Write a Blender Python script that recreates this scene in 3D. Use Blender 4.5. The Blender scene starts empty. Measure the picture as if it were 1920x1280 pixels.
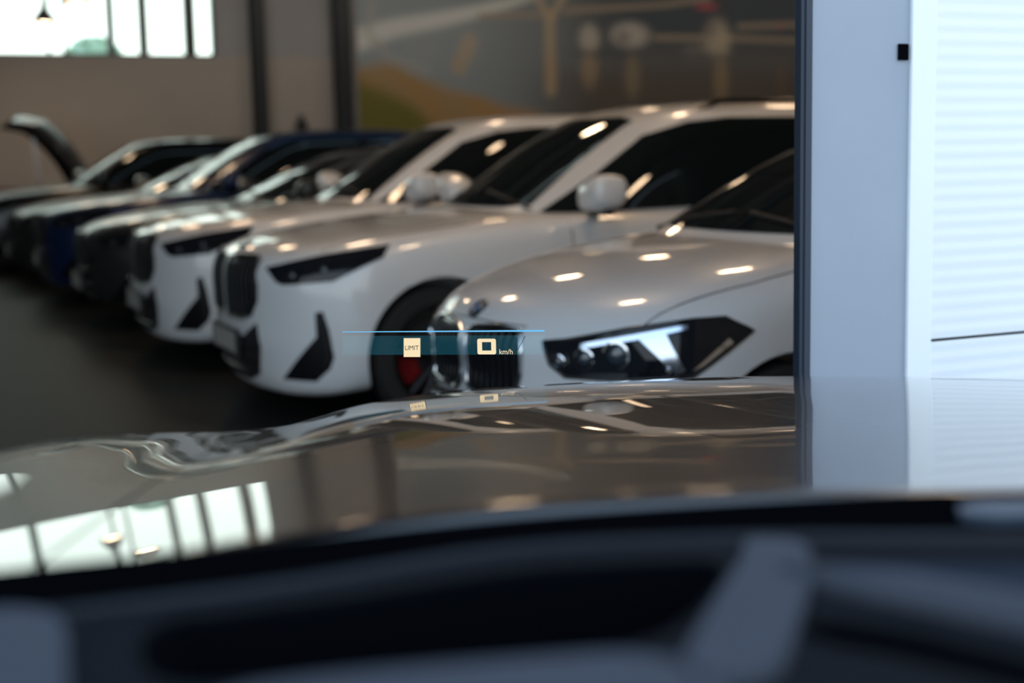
import bpy, bmesh, math, random
from math import sin, cos, pi, radians
from mathutils import Vector, Matrix, geometry
from mathutils.bvhtree import BVHTree

random.seed(7)
sc = bpy.context.scene
COL = sc.collection

# ------------------------------------------------------------------ helpers
def srgb(r, g, b):
    def f(c):
        c /= 255.0
        return c / 12.92 if c <= 0.04045 else ((c + 0.055) / 1.055) ** 2.4
    return (f(r), f(g), f(b))

def mat(name, base, rough=0.5, metal=0.0, coat=0.0, coat_rough=0.03, spec=0.5, bump=0.0, bscale=40.0,
        vary=0.0, vscale=3.0, emit=None, estr=0.0):
    m = bpy.data.materials.new(name); m.use_nodes = True
    nt = m.node_tree; b = nt.nodes['Principled BSDF']
    b.inputs['Base Color'].default_value = (*base, 1)
    b.inputs['Roughness'].default_value = rough
    b.inputs['Metallic'].default_value = metal
    b.inputs['Coat Weight'].default_value = coat
    b.inputs['Coat Roughness'].default_value = coat_rough
    b.inputs['Specular IOR Level'].default_value = spec
    if emit:
        b.inputs['Emission Color'].default_value = (*emit, 1)
        b.inputs['Emission Strength'].default_value = estr
    if vary or bump:
        tc = nt.nodes.new('ShaderNodeTexCoord')
    if vary:
        n = nt.nodes.new('ShaderNodeTexNoise'); n.inputs['Scale'].default_value = vscale
        n.inputs['Detail'].default_value = 5
        nt.links.new(tc.outputs['Object'], n.inputs['Vector'])
        r = nt.nodes.new('ShaderNodeMapRange')
        r.inputs['From Min'].default_value = 0.3; r.inputs['From Max'].default_value = 0.7
        r.inputs['To Min'].default_value = 1 - vary; r.inputs['To Max'].default_value = 1 + vary
        nt.links.new(n.outputs['Fac'], r.inputs['Value'])
        mx = nt.nodes.new('ShaderNodeVectorMath'); mx.operation = 'SCALE'
        mx.inputs[0].default_value = base
        nt.links.new(r.outputs['Result'], mx.inputs['Scale'])
        nt.links.new(mx.outputs['Vector'], b.inputs['Base Color'])
    if bump:
        n = nt.nodes.new('ShaderNodeTexNoise'); n.inputs['Scale'].default_value = bscale
        nt.links.new(tc.outputs['Object'], n.inputs['Vector'])
        bp = nt.nodes.new('ShaderNodeBump'); bp.inputs['Strength'].default_value = bump
        bp.inputs['Distance'].default_value = 0.01
        nt.links.new(n.outputs['Fac'], bp.inputs['Height'])
        nt.links.new(bp.outputs['Normal'], b.inputs['Normal'])
    return m

def emis(name, col, strength):
    m = bpy.data.materials.new(name); m.use_nodes = True
    nt = m.node_tree; nt.nodes.clear()
    o = nt.nodes.new('ShaderNodeOutputMaterial'); e = nt.nodes.new('ShaderNodeEmission')
    e.inputs['Color'].default_value = (*col, 1); e.inputs['Strength'].default_value = strength
    nt.links.new(e.outputs[0], o.inputs[0])
    return m

def link(name, mesh, mt, parent=None):
    o = bpy.data.objects.new(name, mesh); COL.objects.link(o)
    if mt is not None and not mesh.materials: mesh.materials.append(mt)
    if parent: o.parent = parent
    return o

def mesh_obj(name, verts, faces, mt, parent=None, smooth=False, angle=None):
    me = bpy.data.meshes.new(name)
    me.from_pydata([tuple(v) for v in verts], [], faces); me.update()
    if smooth:
        me.polygons.foreach_set('use_smooth', [True] * len(me.polygons))
        if angle: me.set_sharp_from_angle(angle=radians(angle))
    return link(name, me, mt, parent)

def bm_obj(name, bm, mt, parent=None, smooth=False, angle=None):
    me = bpy.data.meshes.new(name)
    bmesh.ops.recalc_face_normals(bm, faces=bm.faces)
    bm.to_mesh(me); bm.free()
    if smooth:
        me.polygons.foreach_set('use_smooth', [True] * len(me.polygons))
        if angle: me.set_sharp_from_angle(angle=radians(angle))
    return link(name, me, mt, parent)

def add_box(bm, lo, hi, M=None, bev=0.0):
    vs = [Vector((x, y, z)) for x in (lo[0], hi[0]) for y in (lo[1], hi[1]) for z in (lo[2], hi[2])]
    if M is not None: vs = [M @ v for v in vs]
    vs = [bm.verts.new(v) for v in vs]
    fs = []
    for f in ((0, 1, 3, 2), (4, 6, 7, 5), (0, 4, 5, 1), (2, 3, 7, 6), (0, 2, 6, 4), (1, 5, 7, 3)):
        fs.append(bm.faces.new([vs[i] for i in f]))
    if bev:
        es = list({e for f in fs for e in f.edges})
        bmesh.ops.bevel(bm, geom=es, offset=bev, segments=2, affect='EDGES', profile=0.5)

def add_lathe(bm, prof, n=32, M=None, axis='Z'):
    """profile of (radius, height) turned about an axis"""
    rings = []
    for r, h in prof:
        ring = []
        for i in range(n if r > 1e-6 else 1):
            a = 2 * pi * i / n
            if axis == 'Z': p = Vector((r * cos(a), r * sin(a), h))
            else: p = Vector((r * cos(a), h, r * sin(a)))
            ring.append(bm.verts.new(M @ p if M is not None else p))
        rings.append(ring)
    for a, b in zip(rings, rings[1:]):
        for i in range(n):
            j = (i + 1) % n
            q = [a[i % len(a)], a[j % len(a)], b[j % len(b)], b[i % len(b)]]
            u = []
            for v in q:
                if v not in u: u.append(v)
            if len(u) > 2:
                try: bm.faces.new(u)
                except ValueError: pass

def add_tube(bm, pts, r, n=10, cap=True):
    pts = [Vector(p) for p in pts]; rings = []
    for i, p in enumerate(pts):
        d = (pts[min(i + 1, len(pts) - 1)] - pts[max(i - 1, 0)]).normalized()
        a = d.orthogonal().normalized() if i == 0 else (rings_a - d * rings_a.dot(d)).normalized()
        rings_a = a; b = d.cross(a)
        rr = r[i] if isinstance(r, (list, tuple)) else r
        rings.append([bm.verts.new(p + a * rr * cos(2 * pi * k / n) + b * rr * sin(2 * pi * k / n)) for k in range(n)])
    for x, y in zip(rings, rings[1:]):
        for k in range(n):
            bm.faces.new((x[k], x[(k + 1) % n], y[(k + 1) % n], y[k]))
    if cap:
        bm.faces.new(rings[0][::-1]); bm.faces.new(rings[-1])

def empty(name, loc, rz=0.0):
    o = bpy.data.objects.new(name, None); COL.objects.link(o)
    o.location = loc; o.rotation_euler = (0, 0, rz); o.empty_display_size = 0.2
    return o

def tag(o, label, cat, group=None, kind=None):
    o['label'] = label; o['category'] = cat
    if group: o['group'] = group
    if kind: o['kind'] = kind
    return o

def struct(o, label=None):
    o['kind'] = 'structure'
    if label: o['label'] = label
    return o

def lerp_table(t, x):
    if x <= t[0][0]: return t[0][1]
    for i in range(len(t) - 1):
        if x <= t[i + 1][0]:
            x0, y0 = t[i]; x1, y1 = t[i + 1]
            m0 = (y1 - t[i - 1][1]) / (x1 - t[i - 1][0]) if i > 0 else (y1 - y0) / (x1 - x0)
            m1 = (t[i + 2][1] - y0) / (t[i + 2][0] - x0) if i + 2 < len(t) else (y1 - y0) / (x1 - x0)
            h = x1 - x0; s = (x - x0) / h
            return ((2*s**3 - 3*s**2 + 1) * y0 + (s**3 - 2*s**2 + s) * h * m0
                    + (-2*s**3 + 3*s**2) * y1 + (s**3 - s**2) * h * m1)
    return t[-1][1]

# ------------------------------------------------------------------ materials
M = {}
M['white'] = mat('white_paint', (0.70, 0.70, 0.71), 0.35, coat=1.0, vary=0.015)
M['white_b'] = mat('pearl_white_paint', (0.66, 0.665, 0.68), 0.35, coat=1.0, vary=0.015)
M['navy'] = mat('navy_paint', (0.006, 0.016, 0.06), 0.35, coat=0.45, coat_rough=0.06, spec=0.25, vary=0.05)
M['black_paint'] = mat('black_paint', (0.006, 0.006, 0.008), 0.35, coat=0.45, coat_rough=0.06, spec=0.25, vary=0.05)
M['grey_paint'] = mat('dark_grey_paint', (0.022, 0.022, 0.022), 0.35, coat=0.45, coat_rough=0.06, spec=0.25, vary=0.05)
M['ego_paint'] = mat('gloss_black_hood_paint', (0.006, 0.0062, 0.007), 0.3, coat=1.0, coat_rough=0.012, vary=0.02)
M['glass'] = mat('tinted_car_glass', (0.006, 0.009, 0.010), 0.03, spec=0.5, vary=0.05)
M['gloss_black'] = mat('gloss_black_plastic', (0.008, 0.008, 0.010), 0.15, vary=0.05)
M['matte_black'] = mat('matte_black_plastic', (0.012, 0.012, 0.014), 0.6, vary=0.1, bump=0.1)
M['lamp_dark'] = mat('smoked_headlight_lens', (0.008, 0.009, 0.012), 0.06, spec=.25, coat=.25, vary=0.1)
M['lamp_inside'] = mat('headlight_cavity', (0.008, 0.010, 0.014), 0.6, vary=0.1); M['lamp_inside'].node_tree.nodes['Principled BSDF'].inputs['IOR'].default_value = 1.12
M['lamp_chrome'] = mat('headlight_reflector', (0.60, 0.66, 0.75), 0.12, metal=1.0, vary=0.05)
M['chrome'] = mat('chrome', (0.75, 0.77, 0.80), 0.08, metal=1.0, vary=0.03)
M['lens'] = mat('clear_lens', (0.03, 0.04, 0.055), 0.03, coat=1.0, vary=0.05)
M['tyre'] = mat('tyre_rubber', (0.012, 0.012, 0.013), 0.8, bump=0.2)
M['rim'] = mat('dark_alloy', (0.016, 0.016, 0.018), 0.3, metal=0.5, vary=0.05)
M['disc'] = mat('brake_disc_steel', (0.22, 0.22, 0.23), 0.35, metal=1.0, vary=0.1)
M['red'] = mat('red_caliper', (0.20, 0.006, 0.008), 0.4, coat=0.3, vary=0.05)
M['plate'] = mat('plate_face', (0.35, 0.33, 0.31), 0.45, vary=0.08, vscale=20)
M['badge_blue'] = mat('badge_blue', (0.03, 0.15, 0.45), 0.2, coat=1.0)
M['badge_white'] = mat('badge_white', (0.7, 0.7, 0.7), 0.2, coat=1.0)

# ------------------------------------------------------------------ building frame: s runs along the building, t away from the shutter wall
TH = -2.725
S = Vector((-cos(TH), -sin(TH), 0)); N = Vector((sin(TH), -cos(TH), 0))
def W(s, t, z): return S * s + N * t + Vector((0, 0, z))
BM_ = Matrix(((S.x, N.x, 0, 0), (S.y, N.y, 0, 0), (0, 0, 1, 0), (0, 0, 0, 1)))
def wbox(bm, lo, hi, bev=0.0): add_box(bm, lo, hi, BM_, bev)

# ------------------------------------------------------------------ car builder
def ring(st, bow, w_ref, fmax, vex):
    u, w, zb, sz, zt = st
    half = [(0, zb), (.55 * w, zb), (.86 * w, zb + .015), (.97 * w, zb + .09), (1.0 * w, zb + .38 * (sz - zb)),
            (1.0 * w, zb + .72 * (sz - zb)), (.985 * w, sz - .03), (.945 * w, sz + .30 * (zt - sz)),
            (.85 * w, sz + .80 * (zt - sz)), (.62 * w, zt - .003), (.3 * w, zt + .004), (0, zt + .008)]
    full = half + [(-v, z) for v, z in half[-2:0:-1]]
    f = max(0.0, 1 - u / fmax)
    out = []
    for v, z in full:
        uu = u + bow * (abs(v) / w_ref) ** vex * f
        out.append((uu, v, z))
    return out

def body_shell(name, st, L, bow, w_ref, fmax, vex, mt, parent, axles, rw, zw):
    """closed lower body with wheel arches cut out; local x points forward from mid-length"""
    rings = [ring(s, bow, w_ref, fmax, vex) for s in st]
    n = len(rings[0]); verts = []; faces = []
    def put(r):
        k = len(verts)
        for u, v, z in r: verts.append((L / 2 - u, v, z))
        return k
    def scaled(r, k, du):
        zc = sum(p[2] for p in r) / n
        if r is rings[0]:
            return [(st[0][0] + bow * (abs(p[1] * k) / w_ref) ** vex + du, p[1] * k, zc + (p[2] - zc) * k) for p in r]
        return [(p[0] * k + (r[0][0]) * (1 - k) + du, p[1] * k, zc + (p[2] - zc) * k) for p in r]
    allr = [scaled(rings[0], .3, -.006), scaled(rings[0], .6, -.006), scaled(rings[0], .85, -.004)] + rings + [scaled(rings[-1], .8, .006), scaled(rings[-1], .4, .008)]
    ks = [put(r) for r in allr]
    for a, b in zip(ks, ks[1:]):
        for i in range(n):
            j = (i + 1) % n
            faces.append((a + i, a + j, b + j, b + i))
    faces.append(tuple(range(ks[0], ks[0] + n))[::-1]); faces.append(tuple(range(ks[-1], ks[-1] + n)))
    o = mesh_obj(name, verts, faces, mt, None, True)
    bm = bmesh.new(); bm.from_mesh(o.data); bmesh.ops.recalc_face_normals(bm, faces=bm.faces); bm.to_mesh(o.data); bm.free()
    sub = o.modifiers.new('sub', 'SUBSURF'); sub.levels = sub.render_levels = 3
    dg = bpy.context.evaluated_depsgraph_get()
    me = bpy.data.meshes.new_from_object(o.evaluated_get(dg))
    o.modifiers.clear(); o.data = me
    bvh = BVHTree.FromPolygons([v.co.copy() for v in me.vertices], [tuple(p.vertices) for p in me.polygons])
    # wheel wells
    cb = bmesh.new()
    for ax in axles:
        for sg in (1, -1):
            prof = [(0, .56), (rw, .56), (rw, 1.3), (0, 1.3)]
            add_lathe(cb, prof, 48, Matrix.Translation((L / 2 - ax, 0, zw)) @ (Matrix.Scale(sg, 4, (0, 1, 0))), axis='Y')
    bmesh.ops.recalc_face_normals(cb, faces=cb.faces)
    cm = bpy.data.meshes.new('well_cut'); cb.to_mesh(cm); cb.free()
    co = bpy.data.objects.new('well_cut', cm); COL.objects.link(co)
    md = o.modifiers.new('cut', 'BOOLEAN'); md.operation = 'DIFFERENCE'; md.object = co; md.solver = 'EXACT'
    dg = bpy.context.evaluated_depsgraph_get(); dg.update()
    me2 = bpy.data.meshes.new_from_object(o.evaluated_get(dg))
    o.modifiers.clear(); o.data = me2
    bpy.data.objects.remove(co)
    me2.polygons.foreach_set('use_smooth', [True] * len(me2.polygons))
    me2.set_sharp_from_angle(angle=radians(38))
    me2.materials.clear(); me2.materials.append(mt)
    o.parent = parent
    return o, bvh

def cabin_shell(name, loops, L, mt, parent):
    """loops of (z, u_front, u_rear, half_width, front_bow); rounded plan"""
    verts = []; faces = []; n = 48
    rs = []
    for z, uf, ur, w, bw in loops:
        c = (uf + ur) / 2; h = (ur - uf) / 2; r = []
        for i in range(n):
            a = 2 * pi * i / n
            ca, sa = cos(a), sin(a)
            e = 2 / 6.5
            du = -h * math.copysign(abs(ca) ** e, ca); v = w * math.copysign(abs(sa) ** e, sa)
            t = max(0, -du / h)
            u = c + du + bw * (abs(v) / w) ** 2.2 * t
            taper = 1 - .10 * max(0, du / h) ** 2
            r.append((L / 2 - u, v * taper, z))
        rs.append(r)
    top = rs[-1]; zc = top[0][2]
    cx = sum(p[0] for p in top) / n
    for k, dz in ((.66, .006), (.3, .009)):
        rs.append([(cx + (p[0] - cx) * k, p[1] * k, zc + dz) for p in top])
    for r in rs: verts += r
    for k in range(len(rs) - 1):
        for i in range(n):
            j = (i + 1) % n
            faces.append((k * n + i, k * n + j, (k + 1) * n + j, (k + 1) * n + i))
    faces.append(tuple(range((len(rs) - 1) * n, len(rs) * n)))
    o = mesh_obj(name, verts, faces, mt, None, True)
    bm = bmesh.new(); bm.from_mesh(o.data); bmesh.ops.recalc_face_normals(bm, faces=bm.faces); bm.to_mesh(o.data); bm.free()
    sub = o.modifiers.new('sub', 'SUBSURF'); sub.levels = sub.render_levels = 2
    dg = bpy.context.evaluated_depsgraph_get()
    me = bpy.data.meshes.new_from_object(o.evaluated_get(dg)); o.modifiers.clear(); o.data = me
    me.polygons.foreach_set('use_smooth', [True] * len(me.polygons))
    me.materials.clear(); me.materials.append(mt)
    bvh = BVHTree.FromPolygons([v.co.copy() for v in me.vertices], [tuple(p.vertices) for p in me.polygons])
    o.parent = parent
    return o, bvh

def panel(name, bvh, pts, direction, mt, parent, off=.004, step=.03, skirt=.02):
    """a shaped panel laid onto a body surface: outline points are pushed along a direction onto the skin; has an edge that goes into the skin"""
    d = Vector(direction).normalized()
    a = d.cross(Vector((0, 0, 1))).normalized() if abs(d.z) < .95 else Vector((0, 1, 0))
    b = d.cross(a)
    P = [Vector(p) for p in pts]
    poly = [(p.dot(a), p.dot(b)) for p in P]
    base = sum((p.dot(d) for p in P)) / len(P)
    out = []
    for i in range(len(poly)):
        p0, p1 = Vector(poly[i]), Vector(poly[(i + 1) % len(poly)])
        k = max(1, int((p1 - p0).length / step))
        for j in range(k): out.append(p0.lerp(p1, j / k))
    m = len(out)
    xs = [p[0] for p in out]; ys = [p[1] for p in out]
    inner = []
    def inside(q):
        c = False
        for i in range(m):
            x0, y0 = out[i]; x1, y1 = out[(i + 1) % m]
            if (y0 > q[1]) != (y1 > q[1]) and q[0] < (x1 - x0) * (q[1] - y0) / (y1 - y0) + x0: c = not c
        return c
    x = min(xs) + step * .5
    while x < max(xs):
        y = min(ys) + step * .5
        while y < max(ys):
            q = Vector((x, y))
            if inside(q) and min((q - p).length for p in out) > step * .45: inner.append(q)
            y += step
        x += step
    vv, ee, ff, *_ = geometry.delaunay_2d_cdt(out + inner, [(i, (i + 1) % m) for i in range(m)], [list(range(m))], 1, 1e-6)
    verts = []; miss = []
    for q in vv:
        o = a * q[0] + b * q[1] + d * (base - 1.2)
        hit, nrm, _, _ = bvh.ray_cast(o, d)
        if hit is None:
            hit, nrm, _, _ = bvh.find_nearest(a * q[0] + b * q[1] + d * base)
        if nrm.dot(d) > 0: nrm = -nrm
        verts.append((hit, nrm))
    V = [h + n * off for h, n in verts]
    F = [tuple(f) for f in ff]
    # skirt along the border edges
    cnt = {}
    for f in F:
        for i in range(len(f)):
            e = (f[i], f[(i + 1) % len(f)]); cnt[e] = 1
    bord = [e for e in cnt if (e[1], e[0]) not in cnt]
    low = {}
    for e in bord:
        for k in e:
            if k not in low:
                low[k] = len(V); V.append(verts[k][0] - verts[k][1] * skirt)
    nf = len(F)
    for i, j in bord: F.append((j, i, low[i], low[j]))
    o = mesh_obj(name, V, F, mt, parent, True, 40)
    return o

def strip(name, bvh, pts, direction, width, mt, parent, off=.006, r_round=True):
    """a slim trim strip following the skin through the given points"""
    d = Vector(direction).normalized(); path = []
    P = [Vector(p) for p in pts]
    for i in range(len(P) - 1):
        for k in range(6):
            q = P[i].lerp(P[i + 1], k / 6); path.append(q)
    path.append(P[-1])
    res = []
    for q in path:
        hit, nrm, _, _ = bvh.ray_cast(q - d * 1.2, d)
        if hit is None: hit, nrm, _, _ = bvh.find_nearest(q)
        res.append(hit + nrm * off * .3)
    bm = bmesh.new(); add_tube(bm, res, width / 2, 8)
    return bm_obj(name, bm, mt, parent, True, 50)

def wheel(L, ax, v, r, wd, parent, sg, caliper=None):
    """tyre with children rim (> disc, caliper)"""
    X = Matrix.Translation((L / 2 - ax, v * sg, r)) @ Matrix.Scale(sg, 4, (0, 1, 0))
    bm = bmesh.new()
    ri = r * .74
    add_lathe(bm, [(ri, -wd), (r * .93, -wd), (r, -wd * .85), (r, -wd * .15), (r * .95, 0), (ri * 1.03, .0), (ri, -.012), (ri, -wd)], 48, X, 'Y')
    t = bm_obj('wheel', bm, M['tyre'], parent, True, 35)
    bm = bmesh.new()
    add_lathe(bm, [(ri * .98, -wd * .9), (ri, -.004), (ri * .96, -.002), (ri * .94, -.03), (ri * .93, -wd * .9)], 40, X, 'Y')
    add_lathe(bm, [(0, -.012), (.05, -.012), (.065, -.03), (.07, -.06), (0, -.06)], 24, X, 'Y')
    for k in range(5):
        for da in (-.16, .16):
            a = 2 * pi * k / 5 + .3
            p0 = Vector((cos(a + da * .5) * .045, -.03, sin(a + da * .5) * .045)); p1 = Vector((cos(a + da) * ri * .95, -.012, sin(a + da) * ri * .95))
            add_tube(bm, [X @ p0, X @ p0.lerp(p1, .5), X @ p1], [.014, .016, .017], 8)
    rim = bm_obj('rim', bm, M['rim'], t, True, 40)
    bm = bmesh.new()
    add_lathe(bm, [(0, -.085), (ri * .78, -.085), (ri * .78, -.11), (0, -.11)], 36, X, 'Y')
    bm_obj('brake_disc', bm, M['disc'], t, True, 30)
    if caliper:
        bm = bmesh.new()
        vs = []
        for k in range(7):
            a = -.40 + .8 * k / 6 - .30
            for rr, yy in ((ri * .48, -.065), (ri * .86, -.065), (ri * .86, -.125), (ri * .48, -.125)):
                vs.append(bm.verts.new(X @ Vector((cos(a) * rr, yy, sin(a) * rr))))
        for k in range(6):
            for q in range(4):
                bm.faces.new((vs[k*4+q], vs[k*4+(q+1) % 4], vs[k*4+4+(q+1) % 4], vs[k*4+4+q]))
        bm.faces.new(vs[:4]); bm.faces.new(vs[-4:])
        bm_obj('brake_caliper', bm, caliper, t, True, 30)
    return t

def mirror_housing(L, u, v, z, mt, parent, sg, sc_=1.0):
    """door mirror: shell with glass face, dark foot"""
    bm = bmesh.new(); nu, nv = 14, 20
    rows = []
    for i in range(nu + 1):
        t = i / nu * pi
        row = []
        for j in range(nv):
            a = 2 * pi * j / nv
            e = .72
            y = math.copysign(abs(cos(t)) ** e, cos(t)) * .135
            rr = abs(sin(t)) ** .42
            fx = cos(a); fz = sin(a)
            x = (.135 if fx > 0 else .075) * math.copysign(abs(fx) ** .65, fx) * rr
            zz = .080 * math.copysign(abs(fz) ** .65, fz) * rr * (1 + .22 * y / .135) * (1 + .25 * fx)
            p = Vector((L / 2 - u + x * sc_, (v + y * sc_) * sg, z + zz * sc_ + y * .18))
            row.append(p)
        rows.append(row)
    V = [[bm.verts.new(p) for p in r] for r in rows]
    for r0, r1 in zip(V, V[1:]):
        for j in range(nv): bm.faces.new((r0[j], r0[(j+1) % nv], r1[(j+1) % nv], r1[j]))
    bmesh.ops.remove_doubles(bm, verts=bm.verts, dist=.0004)
    h = bm_obj('mirror', bm, mt, parent, True)
    bm = bmesh.new()
    add_tube(bm, [(L/2-u-.02, (v-.2)*sg, z-.09), (L/2-u, (v-.09)*sg, z-.085), (L/2-u, (v+.02)*sg, z-.07)], [.035, .03, .04], 10)
    bm_obj('mirror_foot', bm, M['gloss_black'], h, True, 50)
    bm = bmesh.new()
    Mx = Matrix.Translation((L/2-u-.047*sc_, v*sg, z)) @ Matrix.Rotation(-pi/2, 4, 'Y') @ Matrix.Diagonal((.075*sc_, .11*sc_, 1, 1))
    add_lathe(bm, [(0, .004), (.95, .004), (1, 0), (0, -.004)], 28, Mx)
    bm_obj('mirror_glass', bm, M['glass'], h, True, 40)
    return h

def uvz(L, pts): return [(L / 2 - u, v, z) for u, v, z in pts]
def mir(pts): return [(x, -y, z) for x, y, z in pts][::-1]

SUV = dict(wsk=(.71, .72), L=4.5, bow=.42, w_ref=.92, fmax=1.2, vex=3.3, axles=(.86, 3.55), rw=.395, zw=.36, wr=.355,
  st=[(-.02, .76, .36, .70, .79), (.00, .84, .21, .74, .845), (.05, .895, .155, .785, .885), (.18, .915, .15, .84, .925),
      (.48, .922, .18, .905, .975), (.90, .924, .18, .95, 1.015), (1.30, .922, .185, .98, 1.05), (2.0, .922, .185, 1.0, 1.06),
      (3.0, .922, .185, 1.02, 1.08), (3.9, .91, .2, 1.03, 1.08), (4.3, .88, .26, 1.0, 1.06), (4.45, .82, .35, .96, 1.02), (4.5, .70, .48, .9, .95)],
  cab=[(.96, 1.20, 4.42, .86, .22), (1.06, 1.34, 4.38, .825, .22), (1.25, 1.63, 4.28, .775, .20), (1.44, 1.95, 4.14, .705, .16),
       (1.555, 2.18, 4.0, .645, .12), (1.60, 2.36, 3.86, .57, .08), (1.625, 2.62, 3.66, .40, .04)])
HATCH = dict(mu=1.05, L=4.33, bow=.42, w_ref=.88, fmax=1.2, vex=2.6, axles=(.80, 3.49), rw=.355, zw=.325, wr=.318,
  st=[(-.01, .66, .44, .64, .72), (.02, .76, .26, .675, .775), (.09, .83, .20, .72, .83), (.23, .865, .175, .78, .885),
      (.55, .88, .17, .85, .95), (.9, .8825, .17, .90, .99), (1.25, .8825, .17, .93, 1.02), (2.0, .8825, .17, .94, 1.03),
      (3.0, .8825, .17, .955, 1.03), (3.8, .87, .18, .955, 1.02), (4.15, .84, .24, .94, .99), (4.28, .78, .32, .9, .95), (4.33, .66, .45, .84, .88)],
  cab=[(.94, .95, 4.2, .83, .22), (1.03, 1.09, 4.16, .80, .22), (1.16, 1.34, 4.05, .75, .2), (1.29, 1.61, 3.9, .69, .16),
       (1.37, 1.84, 3.76, .63, .12), (1.40, 2.12, 3.62, .55, .08), (1.42, 2.4, 3.4, .38, .04)])
SEDAN = dict(L=4.7, bow=.42, w_ref=.91, fmax=1.25, vex=2.8, axles=(.82, 3.65), rw=.37, zw=.34, wr=.335,
  st=[(-.01, .72, .42, .64, .725), (.02, .81, .25, .67, .775), (.08, .87, .195, .72, .82), (.22, .895, .175, .78, .865),
      (.55, .908, .17, .85, .92), (.95, .912, .17, .89, .96), (1.35, .912, .17, .92, .99), (2.1, .912, .17, .93, 1.0),
      (3.2, .912, .17, .95, 1.0), (4.1, .89, .19, .95, 1.03), (4.5, .86, .26, .93, 1.04), (4.65, .80, .34, .9, 1.0), (4.7, .68, .46, .84, .9)],
  cab=[(.92, 1.2, 4.35, .82, .22), (1.0, 1.34, 4.2, .79, .22), (1.14, 1.64, 3.95, .735, .2), (1.29, 1.97, 3.65, .67, .16),
       (1.375, 2.22, 3.4, .61, .12), (1.41, 2.42, 3.2, .54, .08), (1.43, 2.68, 3.0, .38, .04)])

def build_car(spec, paint, nose, heading, name, caliper=None, z_scale=1.0, style='suv', rails=False, extra=None):
    L = spec['L']
    fw = Vector((cos(heading), sin(heading), 0))
    root = empty(name, Vector((nose[0], nose[1], 0)) - fw * (L / 2), heading)
    st = [(u, w, zb, sz * z_scale, zt * z_scale) for u, w, zb, sz, zt in spec['st']]
    cab = [(z * z_scale, a, b, w, c) for z, a, b, w, c in spec['cab']]
    body, bvh = body_shell('body', st, L, spec['bow'], spec['w_ref'], spec['fmax'], spec['vex'], paint, root, spec['axles'], spec['rw'], spec['zw'])
    cabin, cbvh = cabin_shell('roof', cab, L, paint, root)
    zs = z_scale
    belt = cab[1][0]; eave = cab[4][0]; u_b = cab[1][1]; u_t = cab[4][1]; ur_b = cab[1][2]; ur_t = cab[4][2]
    wb, wt = cab[1][3], cab[4][3]
    # glass
    fwd = (-1, 0, 0)
    kb, kt = spec.get('wsk', (.84, .82))
    ws = [(0, -kb*wb, belt+.02), (0, -.5*wb, belt+.005), (0, .5*wb, belt+.005), (0, kb*wb, belt+.02), (0, kt*wt, eave-.035), (0, .5*wt, eave-.012), (0, -.5*wt, eave-.012), (0, -kt*wt, eave-.035)]
    panel('windscreen', cbvh, [(L/2, p[1], p[2]) for p in ws], fwd, M['glass'], root, step=.06)
    rw_ = [(-L/2, y, z) for y, z in ((-.72*wb, belt+.08), (.72*wb, belt+.08), (.78*wt, eave-.05), (-.78*wt, eave-.05))]
    panel('rear_window', cbvh, rw_, (1, 0, 0), M['glass'], root, step=.08)
    um = (u_t + ur_t) / 2 + .12
    fwin = [(u_b+.17, belt-.025), (um-.03, belt+.0), (um-.03, eave-.03), (u_t+.50, eave-.03), (u_t+.24, eave-.055), (u_t-.02, eave-.125), ((u_b+u_t)/2+.08, (belt+eave)/2-.08)]
    rwin = [(um, belt+.0), (ur_b-.42, belt+.04), (ur_t-.14, eave-.10), (ur_t-.3, eave-.05), (um, eave-.03)]
    for sg in (1, -1):
        for q in (fwin, rwin):
            pp = [(L/2-u, sg*1.0, z) for u, z in q]
            if sg < 0: pp = pp[::-1]
            panel('side_window', cbvh, pp, (0, -sg, 0), M['glass'], root, step=.045, off=.012)
        pp = [(L/2-u, sg*1.0, z) for u, z in ((um-.03, belt), (um, belt), (um, eave-.03), (um-.03, eave-.03))]
        panel('door_pillar', cbvh, pp if sg > 0 else pp[::-1], (0, -sg, 0), M['gloss_black'], root, step=.05, off=.013)
    # mirrors, wheels
    for sg in (1, -1):
        mirror_housing(L, u_b + spec.get('mu', .40), spec['w_ref'] + .085, belt + .075, paint, root, sg)
        for ax in spec['axles']:
            wheel(L, ax, spec['w_ref'] - .015, spec['wr'], .22, root, sg, caliper)
    # dark underbody / wheel wells
    bm = bmesh.new()
    add_box(bm, (-L/2 + .35, -.55, .16), (L/2 - .4, .55, .40))
    bm_obj('underbody', bm, M['matte_black'], root)
    if rails:
        for sg in (1, -1):
            bm = bmesh.new()
            pts = []
            for k in range(9):
                u = u_t + .35 + (ur_t - u_t - .6) * k / 8
                hit = cbvh.ray_cast(Vector((L/2-u, sg*wt*.9, 3)), Vector((0, 0, -1)))[0]
                pts.append((hit.x, hit.y, hit.z + (.035 if 0 < k < 8 else -.01)))
            add_tube(bm, pts, .016, 8)
            bm_obj('roof_rail', bm, M['gloss_black'], root, True, 50)
    if extra: extra(root, L, bvh, cbvh, paint)
    return root

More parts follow.
